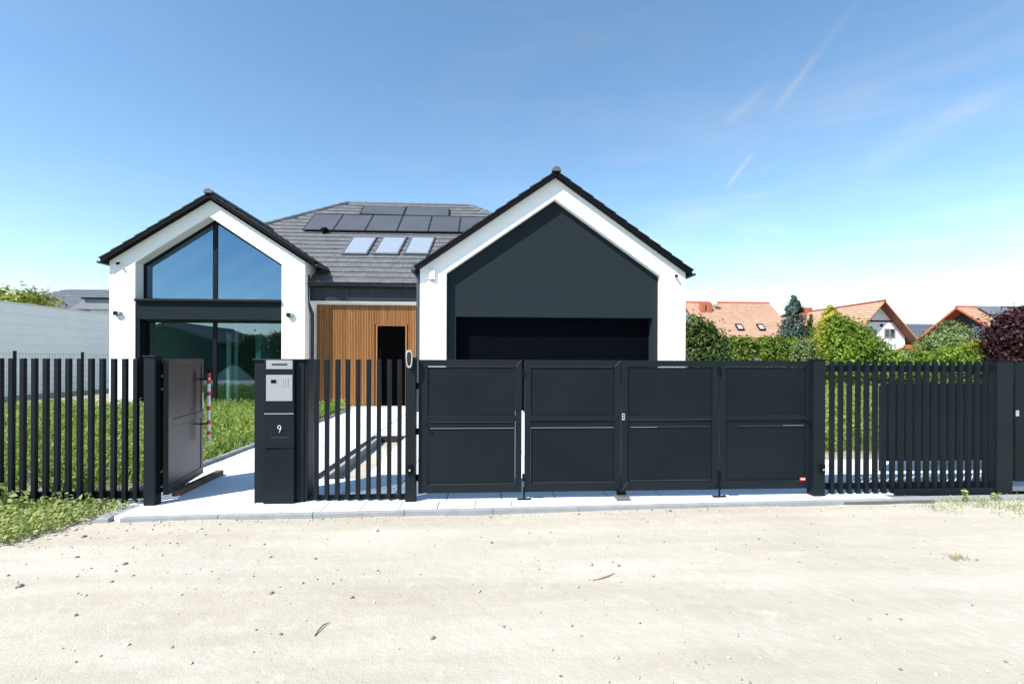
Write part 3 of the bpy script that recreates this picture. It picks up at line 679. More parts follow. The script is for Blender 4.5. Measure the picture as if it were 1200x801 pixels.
for z0, z1 in ((zb_+.09, rail0), (rail1, zt_-fw)):
    MB().box(fw+.054, Wl-fw-.004, -tk+.006, -.006, z0+.004, z1-.004).build('panel', M['satin'], PGt)
hy_ = -tk-.085; hxp = Wl-.085
hd = MB().tube([(hxp, hy_, .52), (hxp, hy_, 1.40)], .013, 14).build('bar_handle', M['black'], PGt)
for z in (.73, 1.29): MB().tube([(hxp-.035, -tk+.002, z), (hxp-.035, hy_+.03, z), (hxp, hy_, z)], .010, 8).build('bracket', M['black'], PGt)
MB().tube([(hxp, hy_, .53), (hxp, hy_, 1.365)], .019, 16).build('tape_wrap', M['white'], hd, smooth=False)
for zc, hh in ((1.335, .032), (1.255, .026), (1.105, .026), (.92, .026), (.745, .026), (.61, .022)):
    MB().tube([(hxp, hy_, zc-hh), (hxp, hy_, zc+hh)], .0205, 16).build('red_band', M['red'], hd)
MB().box(Wl-.045, Wl-.02, -tk-.004, -tk, .92, 1.12).build('lock_plate', M['steel'], PGt)
# timber wedged under the leaf
q0, q1 = G(206, 581), G(258, 556)
dv = (q1-q0).normalized(); sv = Vector((-dv.y, dv.x, 0))*.045
pts = [q0-sv, q1-sv, q1+sv, q0+sv]
center(tag(MB().prism([p+Vector((0, 0, .003)) for p in pts], (0, 0, .062)).build('timber_batten', M['woodpl'], bevel=.004), 'weathered brown timber batten lying under the open gate leaf', 'timber'))
# intercom pillar with letter box
YP = 5.24
x0, x1 = P(309, 500, YP).x, P(344.5, 500, YP).x; xs0 = P(298, 500, YP+.05).x; xs1 = P(344.5, 500, YP).x+.02
MP = thing('letterbox_pillar', 'anthracite letterbox pillar with silver intercom and number 9 beside the open gate', 'letterbox', ((x0+x1)/2, YP+.15, 0))
zt9 = 1.548
MB().box(xs0, x1+.085, YP+.05, YP+.36, -.03, zt9-.02).build('pillar_body', M['anthfr'], MP, bevel=.005)
MB().box(xs0-.014, x1+.10, YP+.03, YP+.375, zt9-.019, zt9).build('cap', M['anthfr'], MP, bevel=.004)
MB().box(xs0-.03, xs0-.001, YP+.12, YP+.16, .88, 1.16).build('gate_latch', M['anthfr'], MP, bevel=.003)
zc = [P(325, y, YP).z for y in (421.5, 484.5, 526, 590)]
MB().box(x0, x1, YP, YP+.049, zc[1]+.004, zc[0]).build('intercom_housing', M['anth'], MP, bevel=.003)
lb = MB(); lb.box(x0, x1, YP+.002, YP+.049, zc[2]+.008, zc[1]-.004); lbo = lb.build('letterbox_front', M['anth'], MP, bevel=.003)
MB().box(x0+.004, x1-.004, YP-.003, YP+.01, zc[1]-.0038, zc[1]+.0038).build('trim_strip', M['steel'], lbo)
MB().prism([(x0, YP-.01, zc[2]-.004), (x1, YP-.002, zc[2]+.003), (x1, YP-.002, zc[3]), (x0, YP-.002, zc[3])], (0, .055, 0)).build('letterbox_door', M['anth'], MP)
sx0, sx1 = P(312.2, 430, YP).x, P(343, 430, YP).x
z0, z1 = P(327, 432.3, YP).z, P(327, 422, YP).z
sl = MB().box(sx0, sx1, YP-.006, YP+.004, z0, z1).build('slot_plate', M['silver'], MP, bevel=.002)
MB().box(P(319, 427, YP).x, P(337, 427, YP).x, YP-.0075, YP-.002, P(327, 428, YP).z, P(327, 425.8, YP).z).build('letter_slot', mat('slot_dark', (.03, .022, .015), .6), sl)
z0, z1 = P(327, 469.6, YP).z, P(327, 439.2, YP).z
ic = MB().box(sx0, sx1, YP-.008, YP+.004, z0, z1).build('intercom_panel', M['silver'], MP, bevel=.002)
ca0, ca1, cz0, cz1 = P(317.2, 445, YP).x, P(325, 445, YP).x, P(321, 451, YP).z, P(321, 443.5, YP).z
cw = MB().ring([(ca0,YP-.010,cz0),(ca1,YP-.010,cz0),(ca1,YP-.010,cz1),(ca0,YP-.010,cz1)], [(ca0+.006,YP-.010,cz0+.018),(ca1-.006,YP-.010,cz0+.018),(ca1-.006,YP-.010,cz1-.010),(ca0+.006,YP-.010,cz1-.010)], (0, .003, 0)).build('camera_bezel', mat('bezel_grey', (.3, .3, .31), .4), ic)
MB().box(ca0+.004, ca1-.004, YP-.0092, YP-.0082, cz0+.016, cz1-.008).build('camera_window', M['black'], ic)
kx0, kx1, kz0, kz1 = P(330.3, 445, YP).x, P(338.2, 445, YP).x, P(334, 451.5, YP).z, P(334, 443, YP).z
kb = mat('key_grey', (.42, .43, .44), .4)
MB().box(kx0, kx1, YP-.0092, YP-.0081, kz0, kz1).build('keypad_backing', mat('keypad_line', (.12, .12, .13), .5), ic)
for i in range(3):
    for j in range(4):
        a, b_ = kx0+(kx1-kx0)*i/3+.003, kx0+(kx1-kx0)*(i+1)/3-.003; c_, d_ = kz0+(kz1-kz0)*j/4+.003, kz0+(kz1-kz0)*(j+1)/4-.003
        MB().box(a, b_, YP-.012, YP-.009, c_, d_).build('key', kb, ic)
def text(s, size, loc, name, mt, parent):
    cu = bpy.data.curves.new(name, 'FONT'); cu.body = s; cu.size = size; cu.align_x = 'CENTER'; cu.align_y = 'CENTER'; cu.extrude = .0012
    to = bpy.data.objects.new(name, cu); C.objects.link(to); bpy.context.view_layer.update()
    me = bpy.data.meshes.new_from_object(to.evaluated_get(bpy.context.evaluated_depsgraph_get())); C.objects.unlink(to); bpy.data.objects.remove(to)
    me.materials.clear(); me.materials.append(mt); me.transform(Matrix.Translation(Vector(loc)-Vector(parent['_w'])) @ Matrix.Rotation(R(90), 4, 'X'))
    o = bpy.data.objects.new(name, me); C.objects.link(o); o.parent = parent; o['_w'] = parent['_w']; return o
# the house number: a bowl and a slanting straight tail
nc = P(327.4, 501.4, YP)
nb9 = MB(); r9 = .0165; seg = 20
nb9.tube([Vector((nc.x+math.cos(2*math.pi*k/seg)*r9, YP-.0022, nc.z+.010+math.sin(2*math.pi*k/seg)*r9*1.08)) for k in range(seg+1)], .0030, 8, cap=False)
nb9.tube([(nc.x+r9*.98, YP-.0022, nc.z+.004), (nc.x+r9*.62, YP-.0022, nc.z-.022), (nc.x-.004, YP-.0022, nc.z-.048)], [.0034, .0032, .0026], 8)
nb9.build('house_number', M['white'], lbo, smooth=True)
# faint engraved line of lettering under the number (too small to read)
fl = MB(); rr = random.Random(2); xx = P(318, 512, YP).x
while xx < P(337.5, 512, YP).x:
    ww = rr.uniform(.006, .012); zq = P(327, 512.2, YP).z; fl.box(xx, xx+ww, YP+.0005, YP+.003, zq-.003, zq+rr.uniform(.0, .004)); xx += ww+.005
fl.build('engraved_lettering', mat('engraving', (.075, .085, .095), .5), lbo)
# picket panel between the pillar and the driveway gate
mid = [frontx(q) for q in (355.5, 465.4)]; pm = (mid[1]-mid[0])/9
F2 = thing('picket_fence', 'short anthracite picket panel between the letterbox pillar and the driveway gate', 'fence', ((mid[0]+mid[1])/2, YF, 0))
pickets(F2, mid[0], 10, pm, YF, .02, ZT)
MB().box(x1+.09, frontx(475)-.004, YF+PD+.002, YF+PD+.04, .010, .055).build('rail', M['anthfr'], F2, bevel=.004)
# driveway gate
gL, gR = frontx(488), frontx(953.8)
DG = thing('driveway_gate', 'wide anthracite folding driveway gate of four solid leaves, closed', 'gate', ((gL+gR)/2, YF, 0))
edges = [(490.3, 611.3), (615, 727.2), (728.6, 841.6), (844, 951.5)]
for k, (a, b_) in enumerate(edges):
    xa_, xb_ = frontx(a), frontx(b_); z0, z1 = .078, 1.545
    fl_, fr_ = (.10 if k == 0 else .068), .068; rt0, rt1 = .865, .925
    lf = MB(); yo = YF-.005+.003*(k % 2)
    lf.ring([(xa_,yo,z0),(xb_,yo,z0),(xb_,yo,z1),(xa_,yo,z1)], [(xa_+fl_,yo,z0+.10),(xb_-fr_,yo,z0+.10),(xb_-fr_,yo,z1-.075),(xa_+fl_,yo,z1-.075)], (0, .06, 0))
    lf.box(xa_+fl_, xb_-fr_, yo, yo+.06, rt0, rt1)
    leaf = lf.build('gate_leaf', M['anthfr'], DG, bevel=.003)
    for zz0, zz1 in ((z0+.10, rt0), (rt1, z1-.075)):
        MB().box(xa_+fl_+.004, xb_-fr_-.004, yo+.013, yo+.05, zz0+.004, zz1-.004).build('panel', M['anth'], leaf)
    # mitre seams of the frame
    for sx, sz in ((1, 1),) if k in (0, 1) else (((-1, -1),) if k == 2 else ()):
        cx = xb_ if sx > 0 else xa_; cz = z1 if sz > 0 else z0; w_ = fr_; h_ = .075 if sz > 0 else .10
        MB().prism([(cx-sx*.004, yo-.0006, cz-sz*.004), (cx-sx*w_, yo-.0006, cz-sz*h_), (cx-sx*w_, yo-.0006, cz-sz*(h_-.004)), (cx-sx*.008, yo-.0006, cz-sz*.004)], (0, .002, 0)).build('weld_seam', mat('bare_seam', (.10, .11, .11), .4), leaf)
bare = mat('edge_glint_bright', (.36, .37, .37), .5); dim = mat('edge_glint_dim', (.07, .08, .085), .5)  # painted glints: sunlit panel edges drawn as thin light strips, not bare metal
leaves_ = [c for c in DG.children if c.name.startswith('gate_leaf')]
for k, x0_, x1_, y_, mm_, vert in ((0, 501, 522, 429, bare, 0), (0, 522, 602, 429.2, dim, 0), (0, 504, 602.5, 501.8, bare, 0), (0, 603, 567, 503, dim, 1), (0, 504, 602, 567.3, dim, 0), (0, 503, 602, 494.4, dim, 0), (1, 622, 719, 501, bare, 0), (1, 622, 718, 429.5, dim, 0), (1, 622, 564, 502, dim, 1), (1, 624, 719, 565.3, dim, 0), (2, 739, 770, 500.3, bare, 0), (2, 770, 832, 499.6, dim, 0), (2, 774, 806, 429.3, bare, 0), (2, 738, 832, 491.6, dim, 0), (2, 738, 832, 563, dim, 0), (3, 865, 918, 498.7, dim, 0), (3, 918, 942, 498.2, bare, 0), (3, 850, 920, 429.3, dim, 0)):  # bare and dim are the painted glint colours
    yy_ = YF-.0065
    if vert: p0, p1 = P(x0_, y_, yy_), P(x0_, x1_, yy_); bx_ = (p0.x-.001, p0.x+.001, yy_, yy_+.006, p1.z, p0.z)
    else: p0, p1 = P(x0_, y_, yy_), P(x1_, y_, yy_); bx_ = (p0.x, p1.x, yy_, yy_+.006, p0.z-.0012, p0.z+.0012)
    MB().box(*bx_).build('edge_glint', mm_, leaves_[k])
def knob(px, py, r_=.012, l=.05, mt=None, nm='gate_knob', y=YF-.005):
    p = P(px, py, y); return MB().tube([(p.x, y+.003, p.z), (p.x, y-l*.6, p.z), (p.x, y-l, p.z)], [r_*.7, r_*.7, r_], 12).build(nm, mt or M['black'], DG, smooth=False)
knob(499.5, 498); knob(945.5, 493.5)
for px, py in ((613.2, 436), (613.2, 559), (842.8, 434), (842.8, 556)):
    p = P(px, py, YF-.01); MB().tube([(p.x, YF-.012, p.z-.04), (p.x, YF-.012, p.z+.04)], .013, 10).build('hinge', M['black'], DG)
    p2 = twin
for px, py in ((489.3, 452), (489.3, 505), (489.3, 559), (952.6, 432), (952.6, 468), (952.6, 552)):
    p = P(px, py, YF+.02); MB().tube([(p.x, YF+.012, p.z-.035), (p.x, YF+.012, p.z+.035)], .014, 10).build('hinge', M['black'], DG)
lk = P(730.5, 488, YF-.005); lo = MB().box(lk.x-.017, lk.x+.017, YF-.012, YF-.003, lk.z-.038, lk.z+.038).build('lock_plate', M['steel'], DG, bevel=.003)
MB().tube([(lk.x, YF-.010, lk.z-.012), (lk.x, YF-.017, lk.z-.012)], .009, 10).build('keyhole', M['black'], lo)
MB().tube([(lk.x, YF-.010, lk.z+.016), (lk.x, YF-.017, lk.z+.016)], .009, 10).build('keyhole', M['black'], lo)
for px in (614, 843):      # drop bolts on the ground
    p = P(px, 576, YF-.03)
    MB().tube([(p.x, YF-.03, .012), (p.x, YF-.03, .14)], .010, 8).box(p.x-.075, p.x+.075, YF-.05, YF-.012, .004, .014).build('drop_bolt', M['black'], DG)
    MB().box(p.x+.11, p.x+.22, YF-.045, YF-.03, .02, .026).build('floor_strip', M['black'], DG)
st = P(728, 577, YF-.04)
s1 = MB().box(st.x-.075, st.x+.075, YF-.13, YF-.01, .003, .045).build('floor_stop', mat('galvanised_stop', (.16, .16, .155), .5, metal=.5), DG, bevel=.012)
MB().box(st.x-.05, st.x+.05, YF-.06, YF-.01, .045, .085).build('stop_pad', M['black'], s1, bevel=.006)
c0, c1 = P(937, 559, YF), P(943.5, 562.5, YF)
bd = MB().box(c0.x, c1.x, YF-.0085, YF-.003, c1.z, c0.z).build('badge', M['red'], DG)
bw_ = MB(); nlet = 6
for i in range(nlet):
    a = c0.x+(c1.x-c0.x)*(.12+.13*i); bw_.box(a, a+(c1.x-c0.x)*.085, YF-.0095, YF-.008, c1.z+(c0.z-c1.z)*.32, c1.z+(c0.z-c1.z)*.72)
bw_.build('badge_lettering', M['white'], bd)
def gpost(label, px0, px1, xlab):
    xa_, xb_ = frontx(px0, YF-.06), frontx(px1, YF-.06)
    t = thing('gate_post', label, 'gate post', ((xa_+xb_)/2, YF, 0))
    MB().box(xa_, xb_, YF-.06, YF+.06, -.03, ZT+.01).build('shaft', M['anthfr'], t, bevel=.005)
    MB().box(xa_-.010, xb_+.010, YF-.07, YF+.07, ZT+.011, ZT+.024).build('cap', M['anthfr'], t, bevel=.003)
    return t, xa_, xb_
t1, xa_, xb_ = gpost('anthracite gate post carrying a silver signal lamp, left of the driveway gate', 474.8, 486.8, 0)
def photocell(t, px, py):
    p = P(px, py, YF-.06); q = MB().box(p.x-.027, p.x+.027, YF-.085, YF-.059, p.z-.055, p.z+.05).build('photocell', M['black'], t, bevel=.008)
    MB().tube([(p.x+.003, YF-.084, p.z-.01), (p.x+.003, YF-.090, p.z-.01)], .011, 12).build('sensor_eye', M['steel'], q)
photocell(t1, 480.2, 549)
# signal lamp: a tapered rounded silver frame holding a dark lens
lc = P(480.2, 420.5, YF-.06)
def pill(wt, wb, h, n=28):
    o = []
    for k in range(n):
        a = 2*math.pi*k/n; z = math.copysign(abs(math.sin(a))**.7, math.sin(a))*h; wd = wb+(wt-wb)*(z/h*.5+.5); o.append((lc.x+math.copysign(abs(math.cos(a))**.7, math.cos(a))*wd, z+lc.z))
    return o
po, pi_ = pill(.040, .031, .098), pill(.026, .019, .074)
y0 = YF-.061-.045
sf = MB().ring([(x, y0, z) for x, z in po], [(x, y0, z) for x, z in pi_], (0, .045, 0)).build('signal_lamp', mat('chrome_trim', (.5, .51, .52), .25, metal=.6), t1, bevel=.006)
MB().prism([(x, y0+.012, z) for x, z in pi_], (0, .03, 0)).build('lens', mat('smoked_lens', (.012, .013, .016), .12, spec=.4), sf)
t2, xa_, xb_ = gpost('plain anthracite gate post between the driveway gate and the right picket fence', 953.8, 967.3, 0)
photocell(t2, 963.2, 548.5)
# right fence
xr = frontx(978.4)-PW; xr2 = frontx((1055+18)/2.762+780)-PW; pr_ = (xr2-xr)/19
F3 = thing('picket_fence', 'anthracite upright picket fence on a low plinth right of the driveway gate', 'fence', ((xr+xr2)/2, YF, 0))
pickets(F3, xr, 20, pr_, YF, .012, ZT)
MB().box(xr-.02, frontx(1168)-.003, YF+PD+.002, YF+PD+.04, 1.42, 1.50).build('rail', M['anthfr'], F3, bevel=.004)  # added bar, not a real part: stands in for the hedge's shaded foot
MB().box(xr-.02, frontx(1168)-.003, YF+PD+.002, YF+PD+.04, .045, .12).build('rail', M['anthfr'], F3, bevel=.004)
plx = frontx(1047)
MB().box(plx, frontx(1168)-.003, YF-.035, YF-.002, -.03, .062).build('plinth', M['anthfr'], F3, bevel=.004)
post('fence_post', F3, 1168.8, 1187.2, YF-.05, .11, 1.555)
# the neighbour's gate at the frame edge
nx0 = frontx(1190.5, YF+.10)
NG = thing('panel_gate', 'dark solid gate panel cut by the right edge of the photo', 'gate', (nx0+.9, YF+.1, 0))
MB().box(nx0, nx0+1.8, YF+.10, YF+.15, .10, 1.53).build('panel', M['anth'], NG, bevel=.004)
lp = P(1192.5, 484, YF+.09); MB().box(lp.x-.012, lp.x+.02, YF+.090, YF+.10, lp.z-.035, lp.z+.035).build('lock_plate', M['steel'], NG)
# slatted screen standing behind the right fence, pale block stack behind it
ys_ = 6.3; bx0, bx1 = P(1037, 480, ys_).x, P(1174, 480, ys_).x
BS = thing('slatted_screen', 'low dark slatted screen standing inside the yard behind the right picket fence', 'screen', ((bx0+bx1)/2, ys_, 0))
ns = int((bx1-bx0)/.095)
sm_ = MB()
for i in range(ns): sm_.box(bx0+i*.095, bx0+i*.095+.082, ys_, ys_+.03, .16, 1.24)
sm_.build('slat_panel', M['anth'], BS, bevel=.003)
MB().box(bx0, bx1, ys_+.032, ys_+.07, .25, .32).box(bx0, bx1, ys_+.032, ys_+.07, 1.05, 1.12).build('rail', M['anthfr'], BS)
for xx in (bx0+.02, bx1-.08): MB().box(xx, xx+.06, ys_+.072, ys_+.13, .0, 1.2).build('leg', M['anthfr'], BS)
pb = MB(); rr = random.Random(5)
bk = 0
for j in range(3):
    for i in range(5):
        xx = P(1090, 540, 6.8).x+i*.30+rr.uniform(-.02, .02)
        pb.box(xx, xx+.27, 6.75, 6.95, .0+j*.10, .085+j*.10)
center(tag(pb.build('block_stack', M['slab'], bevel=.01), 'low stack of pale concrete blocks seen under the slatted screen', 'blocks'))

# side boundary of wire mesh on the left, and the pale wall beyond
WF = thing('wire_fence', 'thin wire mesh fence on black posts in front of the pale wall', 'fence', (-14, 16, 0))
wy0 = 8.2
for k in range(6):
    y = 15.15+2.42*(k-2); x = -14
    MB().box(x-.03, x+.03, y-.03, y+.03, -.1, 1.76).build('post', M['black'], WF)
wm = MB()
for z in [.1+.2*i for i in range(8)]+[1.68]: wm.tube([(-14, 10, z), (-14, 22.6, z)], .0035, 4)
for k in range(int(12.6/.1)): wm.tube([(-14, 10+.1*k, .1), (-14, 10+.1*k, 1.68)], .0022, 4)
wm.build('wire_mesh', M['black'], WF)
GW = thing('panel_wall', 'long pale grey boundary wall with fine horizontal joints at the far left', 'wall', (-21.3, 28, 0))
pw = MB()
ynear, yfar = 12, 52
for j in range(9):
    z0 = -.16+j*.46; pw.box(-21.35, -21.0, ynear, yfar, z0, z0+.451)
pw.box(-21.33, -21.03, ynear+.01, yfar-.01, -.1, 3.95)
pw.build('wall_panels', M['greywall'], GW)
MB().box(-21.42, -20.95, ynear, yfar, 3.985, 4.03).build('coping', M['greywall'], GW)

# ------------------------------------------------------------------ neighbouring houses
def gable_house(name, label, xr0, xr1, yc, half, zr, s, axis, wall_m, roof_m, verge_m, over=.5, overg=.5, th=.22):
    """a ridge from xr0 to xr1 along axis 'x' (centre line yc), or along y when axis is 'y' (then the roles swap)"""
    def T(a, b_, z): return Vector((a, b_, z)) if axis == 'x' else Vector((b_, a, z))
    loc = T((xr0+xr1)/2, yc, 0); h = thing(name, label, 'house', loc, None)
    zu = zr-th
    pts = lambda a: [T(a, yc-half, -.16), T(a, yc-half, zu-s*half), T(a, yc, zu), T(a, yc+half, zu-s*half), T(a, yc+half, -.16)]
    d = T(xr1-overg, 0, 0)-T(xr0+overg, 0, 0)
    MB().prism(pts(xr0+overg), d).build('wall', wall_m, h)
    hh = half+over; d = T(xr1, 0, 0)-T(xr0, 0, 0)
    rf = MB().prism([T(xr0, yc-hh, zu-s*hh), T(xr0, yc, zu), T(xr0, yc+hh, zu-s*hh), T(xr0, yc+hh, zu-s*hh+th*.5), T(xr0, yc, zu+th*.5), T(xr0, yc-hh, zu-s*hh+th*.5)], d).build('roof', verge_m, h)
    t = MB(); k = math.hypot(1, s)
    for sg in (-1, 1):
        O = T(xr0, yc+sg*hh, zu-s*hh+th*.5); U = T(1, 0, 0); V = T(0, -sg, s)
        n = int(hh*k/.36); U = U.normalized(); V = Vector(V).normalized(); Nn = U.cross(V); Nn = Nn if Nn.z > 0 else -Nn; ga = hh*k/n; ln = xr1-xr0
        for j in range(n):
            a0 = O+V*(j*ga); a1 = O+V*((j+1)*ga+.02)
            t.hexa([a0, a0+U*ln, a1+U*ln, a1, a0+Nn*.10, a0+U*ln+Nn*.10, a1+U*ln+Nn*.03, a1+Nn*.03])
    t.build('roof_tiles', roof_m, rf)
    MB().tube([T(xr0, yc, zu+th*.5+.06), T(xr1, yc, zu+th*.5+.06)], .13, 8).build('ridge_cap', verge_m, rf)
    return h, rf, T
def quad_on(px, py, wpx, hpx, o, n, name, mt, frm, h, thick=.08, shear=0):
    q = [(px, py), (px+wpx, py), (px+wpx+shear, py+hpx), (px+shear, py+hpx)]
    pts = [onplane(x, y, o, n) for x, y in q]; c = sum(pts, Vector())/4; ins = [p+(c-p)*.22 for p in pts]
    f = MB().ring(pts, ins, n*thick).build(name, frm, h); MB().prism([p+n*.005 for p in ins], n*(thick*.6)).build('pane', mt, f); return f
# house 1: long orange roof behind the hedge
yr = 48.; z1r = P(850, 354, yr).z; xrA, xrB = P(803, 354, yr).x, P(897, 354, yr).x
h1, rf1, T1 = gable_house('neighbour_house', 'orange tiled house with two chimneys and roof windows, nearest the white garage', xrA-.2, xrB+.4, yr, 5.0, z1r, .80, 'x', M['housegrey'], M['orange'], M['orangedk'], over=.6)
n1 = Vector((0, -.80, 1)).normalized(); o1 = Vector((0, yr, z1r))
for px, py in ((829, 381.5), (861, 380.5), (886, 380.5)): quad_on(px, py, 7.5, 6.5, o1+n1*.02, n1, 'skylight', M['pane'] if px < 840 else M['palepane'], M['black'], h1, .12, 4)
for px in (822.8, 830.3):
    a = onplane(px, 364, o1, n1)
    MB().box(a.x-.25, a.x+.25, a.y-.25, a.y+.25, a.z-.5, P(px, 354.5, a.y).z).build('chimney', M['brick'], rf1, bevel=.05)
da = onplane(837, 362, o1, n1); seg = 14; dz = P(837, 352.5, da.y).z
ds = MB(); ds.tube([da, (da.x, da.y, dz-.1)], .03, 6)
ds.tube([(da.x, da.y, dz), (da.x-.03, da.y-.06, dz+.01), (da.x-.10, da.y-.16, dz+.04)], [.05, .25, .38], seg, cap=False); ds.build('satellite_dish', M['white'], rf1)
# house 2: white gable facing the street
yg2 = 44.0; ap = P(1037.5, 351.5, yg2); lft = P(1009, 383, yg2); rgt = P(1079, 401, yg2)
s2 = (ap.z-rgt.z)/(rgt.x-ap.x); half2 = rgt.x-ap.x-.7
h2, rf2, T2 = gable_house('neighbour_house', 'white gabled house with an orange roof and brown verge behind the golden shrub', yg2, yg2+19, ap.x, half2, ap.z, s2, 'y', M['housewht'], M['orange'], mat('brown_verge', (.20, .055, .025), .6, var=.2), over=.7, overg=1.0)
yw = yg2+1.0
def wall_window(h, px, py, wpx, hpx, Y, mfr, mp):
    a = P(px, py+hpx, Y); b_ = P(px+wpx, py, Y); t = .09
    f = MB().ring([(a.x,Y-.04,a.z),(b_.x,Y-.04,a.z),(b_.x,Y-.04,b_.z),(a.x,Y-.04,b_.z)], [(a.x+t,Y-.04,a.z+t),(b_.x-t,Y-.04,a.z+t),(b_.x-t,Y-.04,b_.z-t),(a.x+t,Y-.04,b_.z-t)], (0, .05, 0)).build('window', mfr, h)
    MB().box(a.x+t, b_.x-t, Y-.02, Y-.005, a.z+t, b_.z-t).build('pane', mp, f)
    MB().box((a.x+b_.x)/2-.05, (a.x+b_.x)/2+.05, Y-.038, Y-.021, a.z+t, b_.z-t).build('frame_bar', mfr, f)
wall_window(h2, 1036, 385, 13, 11, yw, M['housegrey'], M['pane']); wall_window(h2, 1015, 386, 12, 11, yw, M['housegrey'], M['pane'])
bb = P(1019, 376, yw); cc_ = P(1050, 375.5, yw); MB().box(bb.x, cc_.x, yw-.06, yw-.002, bb.z-.07, bb.z+.07).build('cross_beam', M['black'], h2)
wl_ = P(1032.5, 381, yw); MB().box(wl_.x-.1, wl_.x+.1, yw-.12, yw-.002, wl_.z-.12, wl_.z+.12).build('wall_lamp', M['black'], h2)
nz2 = Vector((-s2, 0, 1)).normalized(); oz2 = Vector((ap.x, 0, ap.z))
cp = yg2+11; MB().box(ap.x-.75, ap.x+.35, cp-.3, cp+.5, ap.z-.9, ap.z+.45).build('chimney', M['brick'], rf2, bevel=.04)
# house 3: red verge, dark gable, solar panels
yr3 = 45.0; a3 = P(1120.5, 358, yr3); z3 = a3.z
h3, rf3, T3 = gable_house('neighbour_house', 'dark gabled house with red roof edge and solar panels beside the purple maple', a3.x, a3.x+24, yr3, 5.4, z3, .70, 'x', M['housedk'], M['orange'], M['orangedk'], over=.7, overg=1.1, th=.34)
n3 = Vector((0, -.70, 1)).normalized(); o3 = Vector((a3.x+.7, yr3, z3))+n3*.12
v3 = Vector((0, -1, -.70)).normalized()
for r_ in range(3):
    for c_ in range(5):
        p = o3+Vector((1.0+c_*1.72-r_*.0, 0, 0))+v3*(.35+r_*1.75); q = [p, p+Vector((1.68, 0, 0)), p+Vector((1.68, 0, 0))+v3*1.6, p+v3*1.6]
        MB().prism(q, n3*.05).build('solar_panel', M['bluegreyroof'], h3)
xw3 = a3.x+1.1
for pxy, wz in (((yr3-1.2), 3.6), ((yr3-4.2), 3.0)):
    f = MB().box(xw3-.05, xw3+.02, pxy-.6, pxy+.6, wz-.1, wz+1.3).build('window', M['housewht'], h3); MB().box(xw3-.07, xw3-.052, pxy-.5, pxy+.5, wz, wz+1.2).build('pane', M['palepane'], f)
# far grey roof between house 2 and house 3
yr4 = 62.; b4 = P(1075, 379.5, yr4)
h4, rf4, T4 = gable_house('neighbour_house', 'far house with a plain grey roof between the two gables on the right', b4.x-5, b4.x+12, yr4, 4, b4.z, .6, 'x', M['housewht'], M['bluegreyroof'], M['housegrey'])
# low white annex with red roof between hedge and house 3
an = P(1075, 405, 40.); ah, arf, aT = gable_house('garden_shed', 'low red roofed outbuilding at the foot of the white gabled house', an.x-1.2, an.x+4.5, 40., 1.6, an.z, .35, 'x', M['housewht'], M['orangedk'], M['orangedk'], over=.3, overg=.25)
# house on the far left behind the pale wall
yl5 = 50.; l5 = P(79, 339, yl5); s5 = .55
h5 = thing('neighbour_house', 'grey hipped roof house behind the pale wall at the left', 'house', (l5.x+5, yl5, 0))
z5 = l5.z; zr5 = z5; rl, rr5 = l5.x, l5.x+12; tr5 = 6.0; ze = z5-s5*tr5
vs = [(rl-tr5,yl5-tr5,ze),(rr5+tr5,yl5-tr5,ze),(rr5+tr5,yl5+tr5,ze),(rl-tr5,yl5+tr5,ze),(rl,yl5,z5),(rr5,yl5,z5)]
rf5 = MB().add(vs, [(0,1,5,4),(1,2,5),(2,3,4,5),(3,0,4),(0,3,2,1)]).build('roof', M['bluegreyroof'], h5)
st5 = MB(); n5 = 16; v5 = Vector((0, 1, s5)); nn5 = Vector((0, -s5, 1)).normalized()
for j in range(n5):
    f0, f1 = j/n5, (j+1)/n5+.004
    a = Vector((rl-tr5*(1-f0), yl5-tr5*(1-f0), ze+s5*tr5*f0)); b_ = Vector((rr5+tr5*(1-f0), yl5-tr5*(1-f0), ze+s5*tr5*f0)); c_ = Vector((rr5+tr5*(1-f1), yl5-tr5*(1-f1), ze+s5*tr5*f1)); d_ = Vector((rl-tr5*(1-f1), yl5-tr5*(1-f1), ze+s5*tr5*f1))
    st5.hexa([a, b_, c_, d_, a+nn5*.07, b_+nn5*.07, c_+nn5*.02, d_+nn5*.02])
st5.build('roof_tiles', M['bluegreyroof'], rf5)
MB().box(rl-tr5+.6, rr5+tr5-.6, yl5-tr5+.6, yl5+tr5-.6, -.16, ze-.01).build('wall', M['housegrey'], h5)
por = P(100, 355, 42.); p5 = MB(); p5.prism([(por.x-1.3,42,por.z-.5),(por.x,42,por.z+.35),(por.x+9,42,por.z+.35),(por.x+9,42,por.z-.5)], (0, 3, 0)); p5.build('porch_roof', M['housegrey'], h5)
MB().box(por.x-.2, por.x+9.2, 41.8, 45.2, por.z+.36, por.z+.46).build('porch_edge', M['black'], h5)
MB().box(por.x+.2, por.x+8.8, 42.2, 44.8, -.16, por.z-.52).build('porch_wall', M['housewht'], h5)

